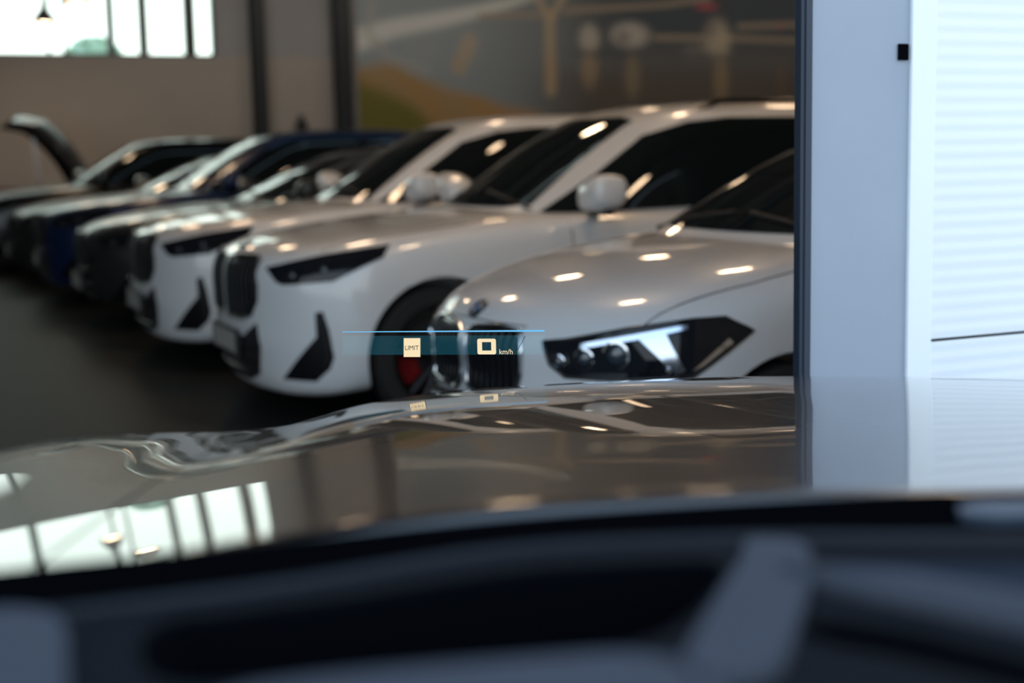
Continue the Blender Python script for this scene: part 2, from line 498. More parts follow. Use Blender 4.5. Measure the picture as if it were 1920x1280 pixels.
def both(fn):
    for sg in (1, -1): fn(sg)
def sgn(pts, sg):
    return pts if sg > 0 else [(x, -y, z) for x, y, z in pts][::-1]
def ball(name, L, u, v, z, r, mt, parent, squash=.6, inward=.0):
    bm = bmesh.new()
    prof = [(r * sin(pi * k / 10), r * squash * -cos(pi * k / 10)) for k in range(11)]
    d = Vector((.8, .6 if v > 0 else -.6, 0)).normalized()
    Mx = Matrix.Translation((L / 2 - u - d.x * inward, v - d.y * inward, z)) @ d.to_track_quat('Z', 'Y').to_matrix().to_4x4()
    add_lathe(bm, prof, 20, Mx)
    return bm_obj(name, bm, mt, parent, True)
def closed(pts): return pts + [pts[0]]
def shut_lines(root, L, bvh, cbvh, spec, paint):
    """door edges and handles on both sides, edge lines of the bonnet"""
    ub, uw = spec['cab'][1][1], spec['w_ref']
    zb = spec['cab'][1][0]
    def one(sg):
        um = (spec['cab'][4][1] + spec['cab'][4][2]) / 2 + .12
        for u in (ub + .25, um, spec['cab'][1][2] - .75):
            strip('door_gap', bvh, sgn([(L/2-u, 1.0, zb-.06), (L/2-u, 1.0, .70), (L/2-u-.02, 1.0, .34)], sg), (0, -sg, 0), .007, M['gloss_black'], root, off=0)
        for u in (um - .12, spec['cab'][1][2] - .9):
            bm = bmesh.new()
            h = bvh.ray_cast(Vector((L/2-u, 1.6*sg, zb-.17)), Vector((0, -sg, 0)))[0]
            add_tube(bm, [(h.x+.10, h.y-.012*sg, h.z), (h.x+.08, h.y+.022*sg, h.z), (h.x-.08, h.y+.022*sg, h.z), (h.x-.10, h.y-.012*sg, h.z)], [.012, .016, .016, .012], 10)
            bm_obj('door_handle', bm, paint, root, True, 60)
        strip('bonnet_gap', bvh, sgn([(L/2-.30, .70, 1.3), (L/2-.7, .765, 1.3), (L/2-ub+.05, .78, 1.3)], sg), (0, 0, -1), .006, M['gloss_black'], root, off=0)
    both(one)
    for sg in (1, -1):
        q = [(L/2-ub-.02, .05*sg, 1.25), (L/2-ub+.005, .32*sg, 1.25), (L/2-ub-.02, .62*sg, 1.25)]
        bm = bmesh.new(); pts = []
        for x, y, z in q:
            h = cbvh.ray_cast(Vector((x - .12, y, 2)), Vector((0, 0, -1)))[0]; pts.append(h + Vector((0, 0, .012)))
        add_tube(bm, pts, .009, 8); bm_obj('wiper', bm, M['matte_black'], root, True, 60)
def blank_plate(root, L, bvh, u, z, w=.26, h=.055, v0=0.0):
    bm = bmesh.new()
    add_box(bm, (L/2-u-.01, v0-w, z-h), (L/2-u+.008, v0+w, z+h), None, .004)
    p = bm_obj('number_plate', bm, M['plate'], root)
    bm = bmesh.new()
    for a, b in (((-w-.012, -h-.012), (w+.012, -h)), ((-w-.012, h), (w+.012, h+.012)), ((-w-.012, -h), (-w, h)), ((w, -h), (w+.012, h))):
        add_box(bm, (L/2-u-.012, v0+a[0], z+a[1]), (L/2-u+.011, v0+b[0], z+b[1]))
    bm_obj('plate_frame', bm, M['matte_black'], p)
def bars(root, L, bvh, v0, v1, z0, z1, n, parent, zfun=None):
    for k in range(n):
        v = v0 + (v1 - v0) * (k + .5) / n
        a, b = (z0, z1) if zfun is None else zfun(v)
        o = strip('grille_bar', bvh, [(2.4, v, a), (2.4, v, (a+b)/2), (2.4, v, b)], (-1, 0, 0), .012, M['gloss_black'], parent, off=.03)
def suv_fascia(root, L, bvh, paint, zs=1.0, plain=False):
    def Z(p): return [(L/2-u, v, z * zs) for u, v, z in p]
    light = [(.073, .525, .812), (.111, .589, .826), (.32, .74, .874), (.625, .833, .915), (.58, .868, .862), (.40, .856, .790), (.319, .829, .752), (.121, .648, .733), (.10, .615, .745)]
    kid = [(.05, .055, .845), (.05, .20, .862), (.06, .411, .862), (.04, .475, .72), (.03, .465, .64), (.02, .40, .565), (0, .28, .540), (0, .09, .540), (0, .055, .58)]
    low = [(0, -.30, .452), (0, .30, .452), (.03, .455, .53), (.05, .475, .41), (.06, .40, .26), (.06, .25, .215), (.06, -.25, .215), (.06, -.40, .26), (.05, -.475, .41), (.03, -.455, .53)]
    tri = [(.133, .575, .255), (.144, .627, .299), (.25, .775, .479), (.242, .778, .60), (.268, .808, .606), (.29, .826, .511), (.31, .834, .378), (.297, .815, .322), (.25, .751, .255)]
    def one(sg):
        d = (-.78, -.62 * sg, 0)
        h = panel('headlight', bvh, sgn(Z(light), sg), d, M['lamp_dark'], root, off=.010, step=.022)
        top = [(.13, .60, .808), (.30, .725, .842), (.50, .80, .872)]
        strip('light_strip', bvh, sgn(Z(top), sg), d, .008, M['rim'], h, off=.02)
        for u, v, z in ((.20, .665, .775), (.34, .765, .805)):
            p = bvh.ray_cast(Vector((L/2-u+.8, (v+.62)*sg, z*zs)), Vector(d).normalized())[0]
            ball('light_lens', L, L/2-p.x, p.y, p.z, .026, M['lens'], h, .5)
        g = panel('grille', bvh, sgn(Z(kid), sg), (-1, 0, 0), M['gloss_black'], root, off=.004, step=.03)
        for k in range(8):
            v = (.085 + .37 * k / 7) * sg
            a = (.56 if abs(v) < .33 else .56 + (abs(v) - .33) * .7) * zs; b = .85 * zs
            strip('grille_bar', bvh, [(L/2, v, a), (L/2, v, (a+b)/2), (L/2, v, b)], (-1, 0, 0), .010, M['matte_black'], g, off=.03)
        strip('grille_surround', bvh, sgn(Z(closed(kid)), sg), (-1, 0, 0), .014, M['gloss_black'] if plain else M['rim'], g, off=.02)
        panel('side_intake', bvh, sgn(Z(tri), sg), d, M['gloss_black'], root, off=.004, step=.025)
        fin = [(.30, .80, .52), (.305, .81, .40), (.29, .80, .34)]
        strip('intake_blade', bvh, sgn(Z(fin), sg), d, .014, M['matte_black'], root, off=.03)
    both(one)
    lo = panel('lower_grille', bvh, Z(low), (-1, 0, 0), M['matte_black'], root, off=.004, step=.035)
    for z in (.27, .32, .40):
        w = .36 if z < .3 else .42
        strip('grille_bar', bvh, [(L/2, -w, z*zs), (L/2, 0, z*zs), (L/2, w, z*zs)], (-1, 0, 0), .012, M['gloss_black'], lo, off=.03)
    blank_plate(root, L, bvh, -.035, .41 * zs)
def roundel(root, L, bvh, u, v, z, r, d):
    d = Vector(d).normalized(); hit, n, _, _ = bvh.ray_cast(Vector((L/2-u, v, z)) - d * 1.0, d)
    if n.dot(d) > 0: n = -n
    Mx = Matrix.Translation(hit + n * .002) @ n.to_track_quat('Z', 'Y').to_matrix().to_4x4()
    bm = bmesh.new(); add_lathe(bm, [(0, -.01), (r, -.01), (r, .004), (r*.93, .006), (0, .006)], 32, Mx); b = bm_obj('badge', bm, M['gloss_black'], root, True, 40)
    bm = bmesh.new(); add_lathe(bm, [(r*.92, .0055), (r, .0055), (r, .0075), (r*.92, .0075), (r*.92, .0055)], 32, Mx); bm_obj('badge_rim', bm, M['chrome'], b, True, 40)
    for q in range(4):
        bm = bmesh.new(); c = bm.verts.new(Mx @ Vector((0, 0, .0078)))
        arc = [bm.verts.new(Mx @ Vector((r*.6*cos(pi/2*(q+k/8)), r*.6*sin(pi/2*(q+k/8)), .0078))) for k in range(9)]
        bm.faces.new([c] + arc); bmesh.ops.solidify(bm, geom=bm.faces[:], thickness=.0015)
        bm_obj('badge_quarter', bm, M['badge_blue'] if q % 2 else M['badge_white'], b)
def suv_front(root, L, bvh, cbvh, paint):
    suv_fascia(root, L, bvh, paint); shut_lines(root, L, bvh, cbvh, SUV, paint)
    roundel(root, L, bvh, .10, 0, .89, .041, (-.5, 0, -1))
def plain_front(root, L, bvh, cbvh, paint):
    spec = SUV if abs(L - 4.5) < .01 else SEDAN
    suv_fascia(root, L, bvh, paint, 1.0 if spec is SUV else .90, True); shut_lines(root, L, bvh, cbvh, spec, paint)
def open_bonnet_front(root, L, bvh, cbvh, paint):
    plain_front(root, L, bvh, cbvh, paint)
    bay = [(L/2-.22, -.55, 1.2), (L/2-.22, .55, 1.2), (L/2-.7, .72, 1.2), (L/2-1.28, .74, 1.2), (L/2-1.28, -.74, 1.2), (L/2-.7, -.72, 1.2)]
    panel('engine_bay', bvh, bay, (0, 0, -1), M['matte_black'], root, off=.005, step=.08)
    hx, hz, ang, ln = L/2 - 1.28, 1.0, radians(50), 1.36
    nu, nv = 16, 14; V = []; F = []
    for side in (0, 1):
        for i in range(nu + 1):
            t = i / nu
            for j in range(nv + 1):
                y = -1 + 2 * j / nv
                w = .74 - .14 * t ** 3
                a = t * ln; lift = .17 * (1 - (abs(y)) ** 2.5) + .12 * sin(pi * t) - (.16 * max(0, t - .8) / .2)
                edge = .09 if (i in (0, nu) or j in (0, nv)) else 0
                b = lift - (.035 if side else 0) - (edge if side else 0)
                x = hx + cos(ang) * a - sin(ang) * b; z = hz + sin(ang) * a + cos(ang) * b
                V.append((x, y * w, z))
    m = (nu + 1) * (nv + 1)
    for i in range(nu):
        for j in range(nv):
            a = i * (nv + 1) + j; q = (a, a + 1, a + nv + 2, a + nv + 1); F.append(q); F.append(tuple(m + k for k in q[::-1]))
    for i in range(nu):
        for j in (0, nv):
            a = i * (nv + 1) + j; F.append((a, a + nv + 1, m + a + nv + 1, m + a))
    for j in range(nv):
        for i in (0, nu):
            a = i * (nv + 1) + j; F.append((a, a + 1, m + a + 1, m + a))
    bo = mesh_obj('bonnet', V, F, paint, root, True, 50)
    bm = bmesh.new(); add_tube(bm, [(hx + .55, -.66, .97), (hx + .60, -.66, 1.0 + .60 * sin(ang) / cos(ang))], .012, 8); bm_obj('bonnet_strut', bm, M['chrome'], root, True, 50)
def hatch_front(root, L, bvh, cbvh, paint):
    light = [(.076, .440, .722), (.117, .514, .732), (.275, .666, .775), (.459, .769, .802), (.561, .812, .806), (.639, .853, .761), (.532, .846, .694), (.423, .82, .620), (.20, .66, .610), (.105, .532, .612), (.08, .475, .650)]
    kid = [(0, .02, .715), (0, .07, .742), (.02, .22, .755), (.04, .335, .742), (.035, .362, .69), (.03, .355, .60), (.02, .325, .525), (0, .08, .505), (0, .025, .54)]
    def one(sg):
        d = (-.74, -.67 * sg, 0); dn = Vector(d).normalized()
        def P(p): return sgn([(L/2-u, v, z) for u, v, z in p], sg)
        h = panel('headlight', bvh, P(light), d, M['lamp_dark'], root, off=.006, step=.03)
        strip('headlight_edge', bvh, P(closed(light)), d, .012, M['gloss_black'], h, off=.01)
        panel('light_bar', bvh, P([(.16, .56, .722), (.36, .70, .765), (.46, .752, .784), (.46, .755, .770), (.34, .70, .745), (.16, .56, .706)]), d, M['lamp_chrome'], h, off=.014, step=.02, skirt=.004)
        panel('reflector_glint', bvh, P([(.285, .69, .755), (.375, .735, .768), (.42, .79, .64), (.385, .785, .628), (.33, .75, .69)]), d, M['lamp_chrome'], h, off=.012, step=.02, skirt=.004)
        panel('reflector_glint', bvh, P([(.47, .815, .655), (.57, .838, .725), (.55, .838, .74), (.44, .80, .64)]), d, M['chrome'], h, off=.012, step=.02, skirt=.004)  # chrome strip shaped as the reflection along the lens's lower outer edge
        panel('lamp_recess', bvh, P([(.12, .53, .70), (.27, .68, .745), (.31, .74, .66), (.30, .73, .635), (.12, .56, .628)]), d, M['lamp_inside'], h, off=.010, step=.025, skirt=.004)
        for u, v, z, r in ((.10, .505, .660, .022), (.155, .585, .675, .03), (.235, .66, .69, .04), (.36, .77, .640, .014)):
            p = bvh.ray_cast(Vector((L/2-u, v*sg, z)) - dn * .8, dn)[0]
            b = ball('light_lens', L, L/2-p.x, p.y, p.z, r, M['lens'], h, .5)
            nrm = Vector((.8, .6*sg, 0)).normalized()
            bm = bmesh.new(); Mx = Matrix.Translation(p + nrm * .004) @ nrm.to_track_quat('Z', 'Y').to_matrix().to_4x4()
            add_lathe(bm, [(r, 0), (r*1.22, 0), (r*1.25, .008), (r*1.05, .010), (r, 0)], 24, Mx); bm_obj('lens_ring', bm, M['chrome'], b, True, 40)
        g = panel('grille', bvh, P(kid), (-1, 0, 0), M['gloss_black'], root, off=.004, step=.03)
        for k in range(8):
            v = (.06 + .27 * k / 7) * sg
            strip('grille_bar', bvh, [(L/2, v, .53), (L/2, v, .63), (L/2, v, .735)], (-1, 0, 0), .010, M['gloss_black'], g, off=.03)
        strip('grille_surround', bvh, P(closed(kid)), (-1, 0, 0), .020, M['chrome'], g, off=.02)
        fog = [(.12, .52, .46), (.25, .70, .44), (.30, .76, .36), (.25, .72, .30), (.10, .50, .30)]
        f = panel('side_intake', bvh, P(fog), d, M['matte_black'], root, off=.004, step=.03)
    both(one)
    low = [(0, -.42, .44), (0, .42, .44), (0, .46, .36), (0, .36, .27), (0, -.36, .27), (0, -.46, .36)]
    panel('lower_grille', bvh, [(L/2-u, v, z) for u, v, z in low], (-1, 0, 0), M['matte_black'], root, off=.004, step=.035)
    blank_plate(root, L, bvh, -.03, .42)
    roundel(root, L, bvh, .05, 0.0, .795, .041, (-.8, 0, -.6))
    shut_lines(root, L, bvh, cbvh, HATCH, paint)
    strip('bonnet_lip', bvh, [(L/2-.02, -.34, .765), (L/2, 0, .768), (L/2-.02, .34, .765)], (-1, 0, 0), .005, M['gloss_black'], root, off=0)

# ------------------------------------------------------------------ the row of cars
def row(k, ds=0.0):
    p = Vector((-1.496 - 1.057 * (k - 1), 7.556 + 2.19 * (k - 1), 0)) + S * ds
    return (p.x, p.y)

c0 = build_car(HATCH, M['white_b'], (-.16, 5.134), -2.667, 'car', None, style='hatch', extra=hatch_front)
tag(c0, 'white hatchback nearest the door post, with bright almond headlight and round badge', 'car', 'cars parked in a row')
c1 = build_car(SUV, M['white'], row(1), TH, 'car', M['red'], rails=True, extra=suv_front)
tag(c1, 'white compact SUV with red brake caliper, parked directly behind the white hatchback', 'car', 'cars parked in a row')
c2 = build_car(SUV, M['white'], row(2), TH, 'car', None, extra=suv_front)
tag(c2, 'white compact SUV between the nearer white SUV and the low grey car', 'car', 'cars parked in a row')
c3 = build_car(SEDAN, M['grey_paint'], row(3), TH, 'car', None, extra=plain_front)
tag(c3, 'low dark grey car between the farther white SUV and the navy SUV', 'car', 'cars parked in a row')
c4 = build_car(SUV, M['navy'], row(4), TH, 'car', None, extra=plain_front)
tag(c4, 'navy blue SUV in the middle of the row', 'car', 'cars parked in a row')
c5 = build_car(SEDAN, M['grey_paint'], row(5), TH, 'car', None, z_scale=.98, extra=plain_front)
tag(c5, 'low dark car with a grey roof edge, just beyond the navy SUV', 'car', 'cars parked in a row')
c6 = build_car(SUV, M['black_paint'], row(6, -.35), TH, 'car', None, extra=plain_front)
tag(c6, 'black SUV second from the far end of the row', 'car', 'cars parked in a row')
c7 = build_car(SEDAN, M['black_paint'], row(7, .35), TH, 'car', None, extra=open_bonnet_front)
tag(c7, 'black car at the far end of the row with its bonnet raised', 'car', 'cars parked in a row')

LAMP, SKY, EXPO, WASHW = 50.0, 2.0, 0.0, 75.0

# ------------------------------------------------------------------ room shell
M['wall_low'] = mat('beige_wall_paint', (0.50, 0.45, 0.40), 0.7, vary=0.04, vscale=1.2, bump=0.05)
M['wall_up'] = mat('grey_wall_paint', (0.42, 0.42, 0.42), 0.7, vary=0.04, vscale=1.2, bump=0.05)
M['steel_dark'] = mat('dark_steel_column', (0.030, 0.034, 0.040), 0.5, vary=0.1)
M['frame_dark'] = mat('anthracite_frame', (0.018, 0.028, 0.048), 0.5, vary=0.05)
M['frame_green'] = mat('window_frame_metal', (0.05, 0.06, 0.06), 0.5, vary=0.05)
M['floor'] = mat('dark_sealed_concrete', (0.020, 0.020, 0.020), 0.5, vary=0.15, vscale=0.8, bump=0.04)
M['floor'].node_tree.nodes['Principled BSDF'].inputs['IOR'].default_value = 1.10
M['ceiling'] = mat('ceiling_panels', (0.42, 0.40, 0.38), 0.8, vary=0.06)
M['asphalt'] = mat('forecourt_paving', (0.34, 0.35, 0.36), 0.85, vary=0.15, vscale=6, bump=0.2)
M['pillar'] = mat('grey_pillar_cladding', (0.33, 0.37, 0.44), 0.55, vary=0.03, vscale=4)
M['shutter'] = mat('white_door_slats', (0.83, 0.86, 0.90), 0.45, vary=0.01)
M['rail'] = mat('white_guide_rail', (0.88, 0.91, 0.93), 0.4, vary=0.01)
M['seal'] = mat('rubber_seal', (0.012, 0.016, 0.014), 0.7)
T0, T1 = 2.748, 24.5
S0, S1 = -14.0, 21.0
ZC = 5.6
bm = bmesh.new(); wbox(bm, (S0 - .3, T0 - .1, -.2), (S1 + .3, T1 + .3, 0)); struct(bm_obj('floor', bm, M['floor']))
bm = bmesh.new(); wbox(bm, (S0 - 12, T0 - 26, -.22), (S1 + 12, T0 - .1, -.01)); struct(bm_obj('ground', bm, M['asphalt']))
SKT = ((11.0, 11.45), (15.0, 15.45)); SKS = (1.0, 12.0)
bm = bmesh.new(); tt0 = T0
for a, b in SKT:
    wbox(bm, (S0 - .3, tt0, ZC), (S1 + .3, a, ZC + .25)); wbox(bm, (S0 - .3, a, ZC), (SKS[0], b, ZC + .25)); wbox(bm, (SKS[1], a, ZC), (S1 + .3, b, ZC + .25)); tt0 = b
wbox(bm, (S0 - .3, tt0, ZC), (S1 + .3, T1 + .3, ZC + .25))
for k in range(9):
    t = T0 + 2.2 + k * 2.4
    wbox(bm, (S0, t - .09, ZC - .28), (S1, t + .09, ZC))
struct(bm_obj('ceiling', bm, M['ceiling']))
# back wall: beige below, grey above, long window strip on one half
ZS, ZT = 3.07, 5.1
WS1 = 5.42; WS0 = -5.0
bm = bmesh.new(); wbox(bm, (S0, T1, 0), (S1, T1 + .25, ZS)); struct(bm_obj('wall_back', bm, M['wall_low']))
bm = bmesh.new(); wbox(bm, (S0, T1, ZT), (WS1, T1 + .25, ZC)); wbox(bm, (S0, T1, ZS), (WS0 - .04, T1 + .25, ZT)); wbox(bm, (WS1, T1, ZS), (S1, T1 + .25, ZC)); struct(bm_obj('wall_back_upper', bm, M['wall_up']))
bm = bmesh.new(); wbox(bm, (S1, T0, 0), (S1 + .3, T1 + .25, ZC)); struct(bm_obj('wall_right', bm, M['wall_low']))
bm = bmesh.new(); wbox(bm, (S0 - .3, T0, 0), (S0, T1 + .25, ZC)); struct(bm_obj('wall_left', bm, M['wall_low']))
# windows
M['pane'] = bpy.data.materials.new('window_pane_glass'); M['pane'].use_nodes = True
nt = M['pane'].node_tree; nt.nodes.clear()
o_ = nt.nodes.new('ShaderNodeOutputMaterial'); mx = nt.nodes.new('ShaderNodeMixShader'); tr = nt.nodes.new('ShaderNodeBsdfTransparent'); gl = nt.nodes.new('ShaderNodeBsdfGlossy')
fr = nt.nodes.new('ShaderNodeFresnel'); fr.inputs['IOR'].default_value = 1.4
tr.inputs['Color'].default_value = (.95, .99, .96, 1); gl.inputs['Roughness'].default_value = .02
nt.links.new(fr.outputs[0], mx.inputs[0]); nt.links.new(tr.outputs[0], mx.inputs[1]); nt.links.new(gl.outputs[0], mx.inputs[2]); nt.links.new(mx.outputs[0], o_.inputs[0])
edges = [(WS1, .05), (5.03, .19), (4.26, .15), (3.73, .12)]
edges += [(2.99, .035), (2.74, .035)]
x = 1.5
while x > -4.6: edges.append((x, .09 if len(edges) % 2 else .13)); x -= 1.25
edges.append((WS0, .08))
for i in range(len(edges) - 1):
    (a, wa), (b, wb) = edges[i + 1], edges[i]
    bm = bmesh.new()
    wbox(bm, (b - wb / 2, T1 - .02, ZS), (b + wb / 2, T1 + .12, ZT))
    wbox(bm, (a + wa / 2, T1 + .02, ZS), (b - wb / 2, T1 + .1, ZS + .035)); wbox(bm, (a + wa / 2, T1 + .02, ZT - .05), (b - wb / 2, T1 + .1, ZT))
    w_ = struct(bm_obj('window_%d' % (i + 1), bm, M['frame_green']))
    bm = bmesh.new(); wbox(bm, (a + wa / 2, T1 + .055, ZS + .03), (b - wb / 2, T1 + .065, ZT - .04)); bm_obj('pane', bm, M['pane'], w_)
for j, (a, b) in enumerate(SKT):
    bm = bmesh.new()
    for s_ in (SKS[0], 3.75, 6.5, 9.25, SKS[1] - .06): wbox(bm, (s_, a, ZC + .02), (s_ + .06, b, ZC + .2))
    wbox(bm, (SKS[0], a, ZC + .02), (SKS[1], a + .03, ZC + .2)); wbox(bm, (SKS[0], b - .03, ZC + .02), (SKS[1], b, ZC + .2))
    w_ = struct(bm_obj('window_%d' % (30 + j), bm, M['frame_green']))
    bm = bmesh.new(); wbox(bm, (SKS[0], a + .03, ZC + .12), (SKS[1], b - .03, ZC + .13)); bm_obj('pane', bm, M['pane'], w_)
# steel columns before the back wall
for n_, (a, b) in enumerate(((6.03, 6.25), (7.50, 7.76))):
    bm = bmesh.new()
    wbox(bm, (a, T1 - .30, 0), (b, T1 - .27, ZC)); wbox(bm, (a, T1 - .05, 0), (b, T1 - .02, ZC)); wbox(bm, ((a + b) / 2 - .02, T1 - .27, 0), ((a + b) / 2 + .02, T1 - .05, ZC))
    wbox(bm, (a - .02, T1 - .32, 0), (b + .02, T1 - .001, .03))
    struct(bm_obj('trim_%d' % (n_ + 1), bm, M['steel_dark']))
# trees seen through the windows
def leaf_mass(bm, c, r, n):
    rnd = random.Random(int(c[0] * 100) + n)
    for _ in range(n):
        d = Vector((rnd.gauss(0, 1), rnd.gauss(0, 1), rnd.gauss(0, 1))).normalized() * r * rnd.uniform(.55, 1.0)
        d.z *= .8
        p = Vector(c) + d; q = Vector((rnd.gauss(0, 1), rnd.gauss(0, 1), rnd.gauss(0, 1))).normalized()
        a = q.orthogonal().normalized() * .16; b = q.cross(a)
        bm.faces.new([bm.verts.new(p + a), bm.verts.new(p + b * .6), bm.verts.new(p - a), bm.verts.new(p - b * .6)])
M['leaf'] = mat('pale_green_leaves', (0.62, 0.76, 0.58), 0.6, vary=0.3)
M['bark'] = mat('bark', (0.12, 0.09, 0.07), 0.9, vary=0.2)
for n_, (s_, t_, h_, r_) in enumerate(((4.62, 33.0, 3.55, .62),)):
    tr_ = empty('tree', W(s_, t_, 0))
    tag(tr_, 'pale green tree outside, low behind the window pane beside the hanging lamps', 'tree')
    bm = bmesh.new(); add_tube(bm, [(0, 0, 0), (.04, .02, 1.2), (0, 0, h_)], [.13, .1, .05], 10); bm_obj('trunk', bm, M['bark'], tr_, True)
    bm = bmesh.new(); leaf_mass(bm, (0, 0, h_), r_, 900); bm_obj('crown', bm, M['leaf'], tr_)
bm = bmesh.new(); wbox(bm, (S0 - 12, T1 + .3, -.22), (S1 + 12, T1 + 30, -.01)); struct(bm_obj('ground_behind', bm, M['asphalt']))

# ------------------------------------------------------------------ the printed wall mural (a flat print; its picture is stored per point)
def seg_d(px, py, pts):
    best = (9e9, 0)
    tot = len(pts) - 1
    for i in range(tot):
        ax, ay = pts[i]; bx, by = pts[i + 1]; dx, dy = bx - ax, by - ay
        t = max(0, min(1, ((px - ax) * dx + (py - ay) * dy) / (dx * dx + dy * dy)))
        d = math.hypot(px - ax - dx * t, py - ay - dy * t)
        if d < best[0]: best = (d, (i + t) / tot)
    return best
def sm(a, b, x):
    t = max(0.0, min(1.0, (x - a) / (b - a))); return t * t * (3 - 2 * t)
def mixc(a, b, t): return tuple(p + (q - p) * t for p, q in zip(a, b))
MS0, MS1, MZ0, MZ1 = 7.95, 19.5, 1.0, 4.75
# (curves in metres along the wall and above the floor)
ROAD = [(7.81, 3.33), (8.26, 3.48), (8.67, 3.6), (9.59, 3.77), (10.32, 3.93), (10.97, 4.1), (11.85, 4.4)]
ROAD2 = [(8.28, 4.07), (8.16, 3.52), (8.55, 3.06), (9.25, 2.87)]
HILL = [(7.85, 2.94), (8.24, 2.98), (8.65, 3.0), (9.15, 2.78), (9.87, 2.54), (10.82, 2.29), (11.58, 2.05), (11.91, 1.89)]
OLIVE = [(7.84, 2.72), (8.13, 2.68), (8.53, 2.53), (8.93, 2.34), (9.23, 2.07), (9.43, 1.82)]
TREE = [([(11.73, 3.86), (11.73, 2.49)], .16), ([(11.46, 4.21), (11.73, 3.81)], .11), ([(12.02, 4.22), (11.75, 3.81)], .11), ([(9.88, 2.92), (10.1, 3.36)], .22)]
RAILS = [[(12.06, 3.97), (14.25, 4.13), (15.21, 4.28)], [(14.01, 3.5), (15.83, 3.51), (17.29, 3.48)], [(15.89, 3.74), (17.29, 3.8)], [(10.32, 3.84), (11.51, 3.88)]]
BLOBS = [(12.56, 3.46, 0.29, 0.36, (140, 134, 122), 0.8), (13.44, 3.54, 0.57, 0.32, (146, 140, 130), 0.8), (13.3, 3.49, 0.21, 0.18, (50, 52, 56), 0.7), (15.39, 3.47, 0.42, 0.54, (132, 122, 104), 0.85), (15.21, 3.62, 0.24, 0.26, (60, 58, 58), 0.6), (15.15, 4.11, 0.34, 0.09, (130, 52, 56), 0.95), (14.96, 3.21, 0.49, 0.26, (96, 92, 86), 0.5), (12.55, 2.89, 0.25, 0.49, (118, 100, 76), 0.7), (13.48, 2.77, 0.24, 0.57, (104, 92, 72), 0.65), (15.48, 2.69, 0.25, 0.63, (104, 90, 68), 0.75), (11.74, 2.79, 0.18, 0.49, (112, 92, 68), 0.6), (12.84, 3.19, 0.93, 0.14, (36, 40, 46), 0.5), (15.09, 3.13, 0.74, 0.14, (36, 38, 42), 0.6), (16.91, 2.69, 0.1, 0.53, (84, 66, 48), 0.5), (16.86, 3.75, 0.13, 0.09, (120, 60, 60), 0.5), (10.1, 3.31, 0.31, 0.47, (112, 112, 106), 0.4), (9.16, 3.25, 0.41, 0.28, (104, 106, 106), 0.5)]
MGAIN = 3.3
def mural_col(s, z):
    u = (s - MS0) / (17.3 - MS0)
    dark = srgb(66, 68, 70); 
    c = mixc(srgb(96, 103, 106), srgb(58, 58, 57), sm(.10, .62, u))
    c = mixc(c, srgb(38, 44, 50), sm(.40, .62, u) * sm(3.05, 3.7, z))
    c = mixc(c, srgb(58, 53, 48), sm(.30, .55, u) * (1 - sm(2.55, 3.15, z)))
    # pale road sweep
    d, t = seg_d(s, z, ROAD); c = mixc(c, srgb(150, 153, 146), (1 - sm(.03, .33 - .20 * t, d)) * (1 - .35 * t))
    d, t = seg_d(s, z, ROAD2); c = mixc(c, srgb(112, 112, 108), (1 - sm(.02, .16, d)) * .6)
    # upper sky part
    c = mixc(c, srgb(84, 92, 98), sm(4.0, 4.5, z) * (1 - sm(.3, .6, u)) * .6)
    # mound of dry grass
    h = lerp_table(HILL, s); k = sm(-.08, .20, h - z + .03 * sin(s * 5.1) * sin(z * 7.3 + s)) * (.95 + .05 * sin(s * 6 + z * 4)) * (1 - sm(12.05, 12.35, s))
    c = mixc(c, mixc(srgb(108, 86, 54), srgb(116, 88, 56), sm(9.5, 11.5, s)), k)
    h2 = lerp_table(OLIVE, s); c = mixc(c, srgb(72, 68, 26), sm(-.10, .28, h2 - z) * (1 - sm(9.35, 9.6, s)))
    # forked tree
    for seg, wd in TREE:
        d, t = seg_d(s, z, seg); c = mixc(c, srgb(116, 104, 86), (1 - sm(wd * .4, wd, d)) * .85)
    # rails
    for seg in RAILS:
        d, t = seg_d(s, z, seg); c = mixc(c, srgb(106, 96, 82), (1 - sm(.02, .09, d)) * .8)
    # vehicles, pale and blurred, with warm glints below them
    for (bs, bz, rs, rz, col, a) in BLOBS:
        q = math.hypot((s - bs) / rs, (z - bz) / rz); n = .75 + .25 * sin(s * 23 + z * 17) * sin(z * 29 - s * 11)
        c = mixc(c, srgb(*col), (1 - sm(.35, 1.05, q)) * a * n)
    return tuple(min(.85, x * MGAIN) for x in c)
mur = empty('wall_mural', W((MS0 + MS1) / 2, T1 - .03, MZ0), 0)
tag(mur, 'large printed mural of a road, golden hillside and distant vehicles on the back wall', 'mural')
nx, nz = 230, 90
vs = []; fs = []; cols = []
for j in range(nz + 1):
    for i in range(nx + 1):
        s_ = MS0 + (MS1 - MS0) * i / nx; z_ = MZ0 + (MZ1 - MZ0) * j / nz
        vs.append(W(s_, T1 - .03, z_) - Vector(mur.location)); cols.append(mural_col(s_, z_))
for j in range(nz):
    for i in range(nx):
        a = j * (nx + 1) + i; fs.append((a, a + 1, a + nx + 2, a + nx + 1))
M['mural'] = mat('mural_print', (.3, .3, .3), 0.55)
me = bpy.data.meshes.new('printed_sheet'); me.from_pydata([tuple(v) for v in vs], [], fs); me.update()
ca = me.color_attributes.new('picture', 'FLOAT_COLOR', 'POINT')
for k, c in enumerate(cols): ca.data[k].color = (*c, 1)
nt = M['mural'].node_tree; at = nt.nodes.new('ShaderNodeVertexColor'); at.layer_name = 'picture'
nt.links.new(at.outputs['Color'], nt.nodes['Principled BSDF'].inputs['Base Color'])
link('printed_sheet', me, M['mural'], mur)
M['mural_frame'] = mat('mural_edge_profile', (0.30, 0.29, 0.28), 0.5, vary=0.05)
bm = bmesh.new()
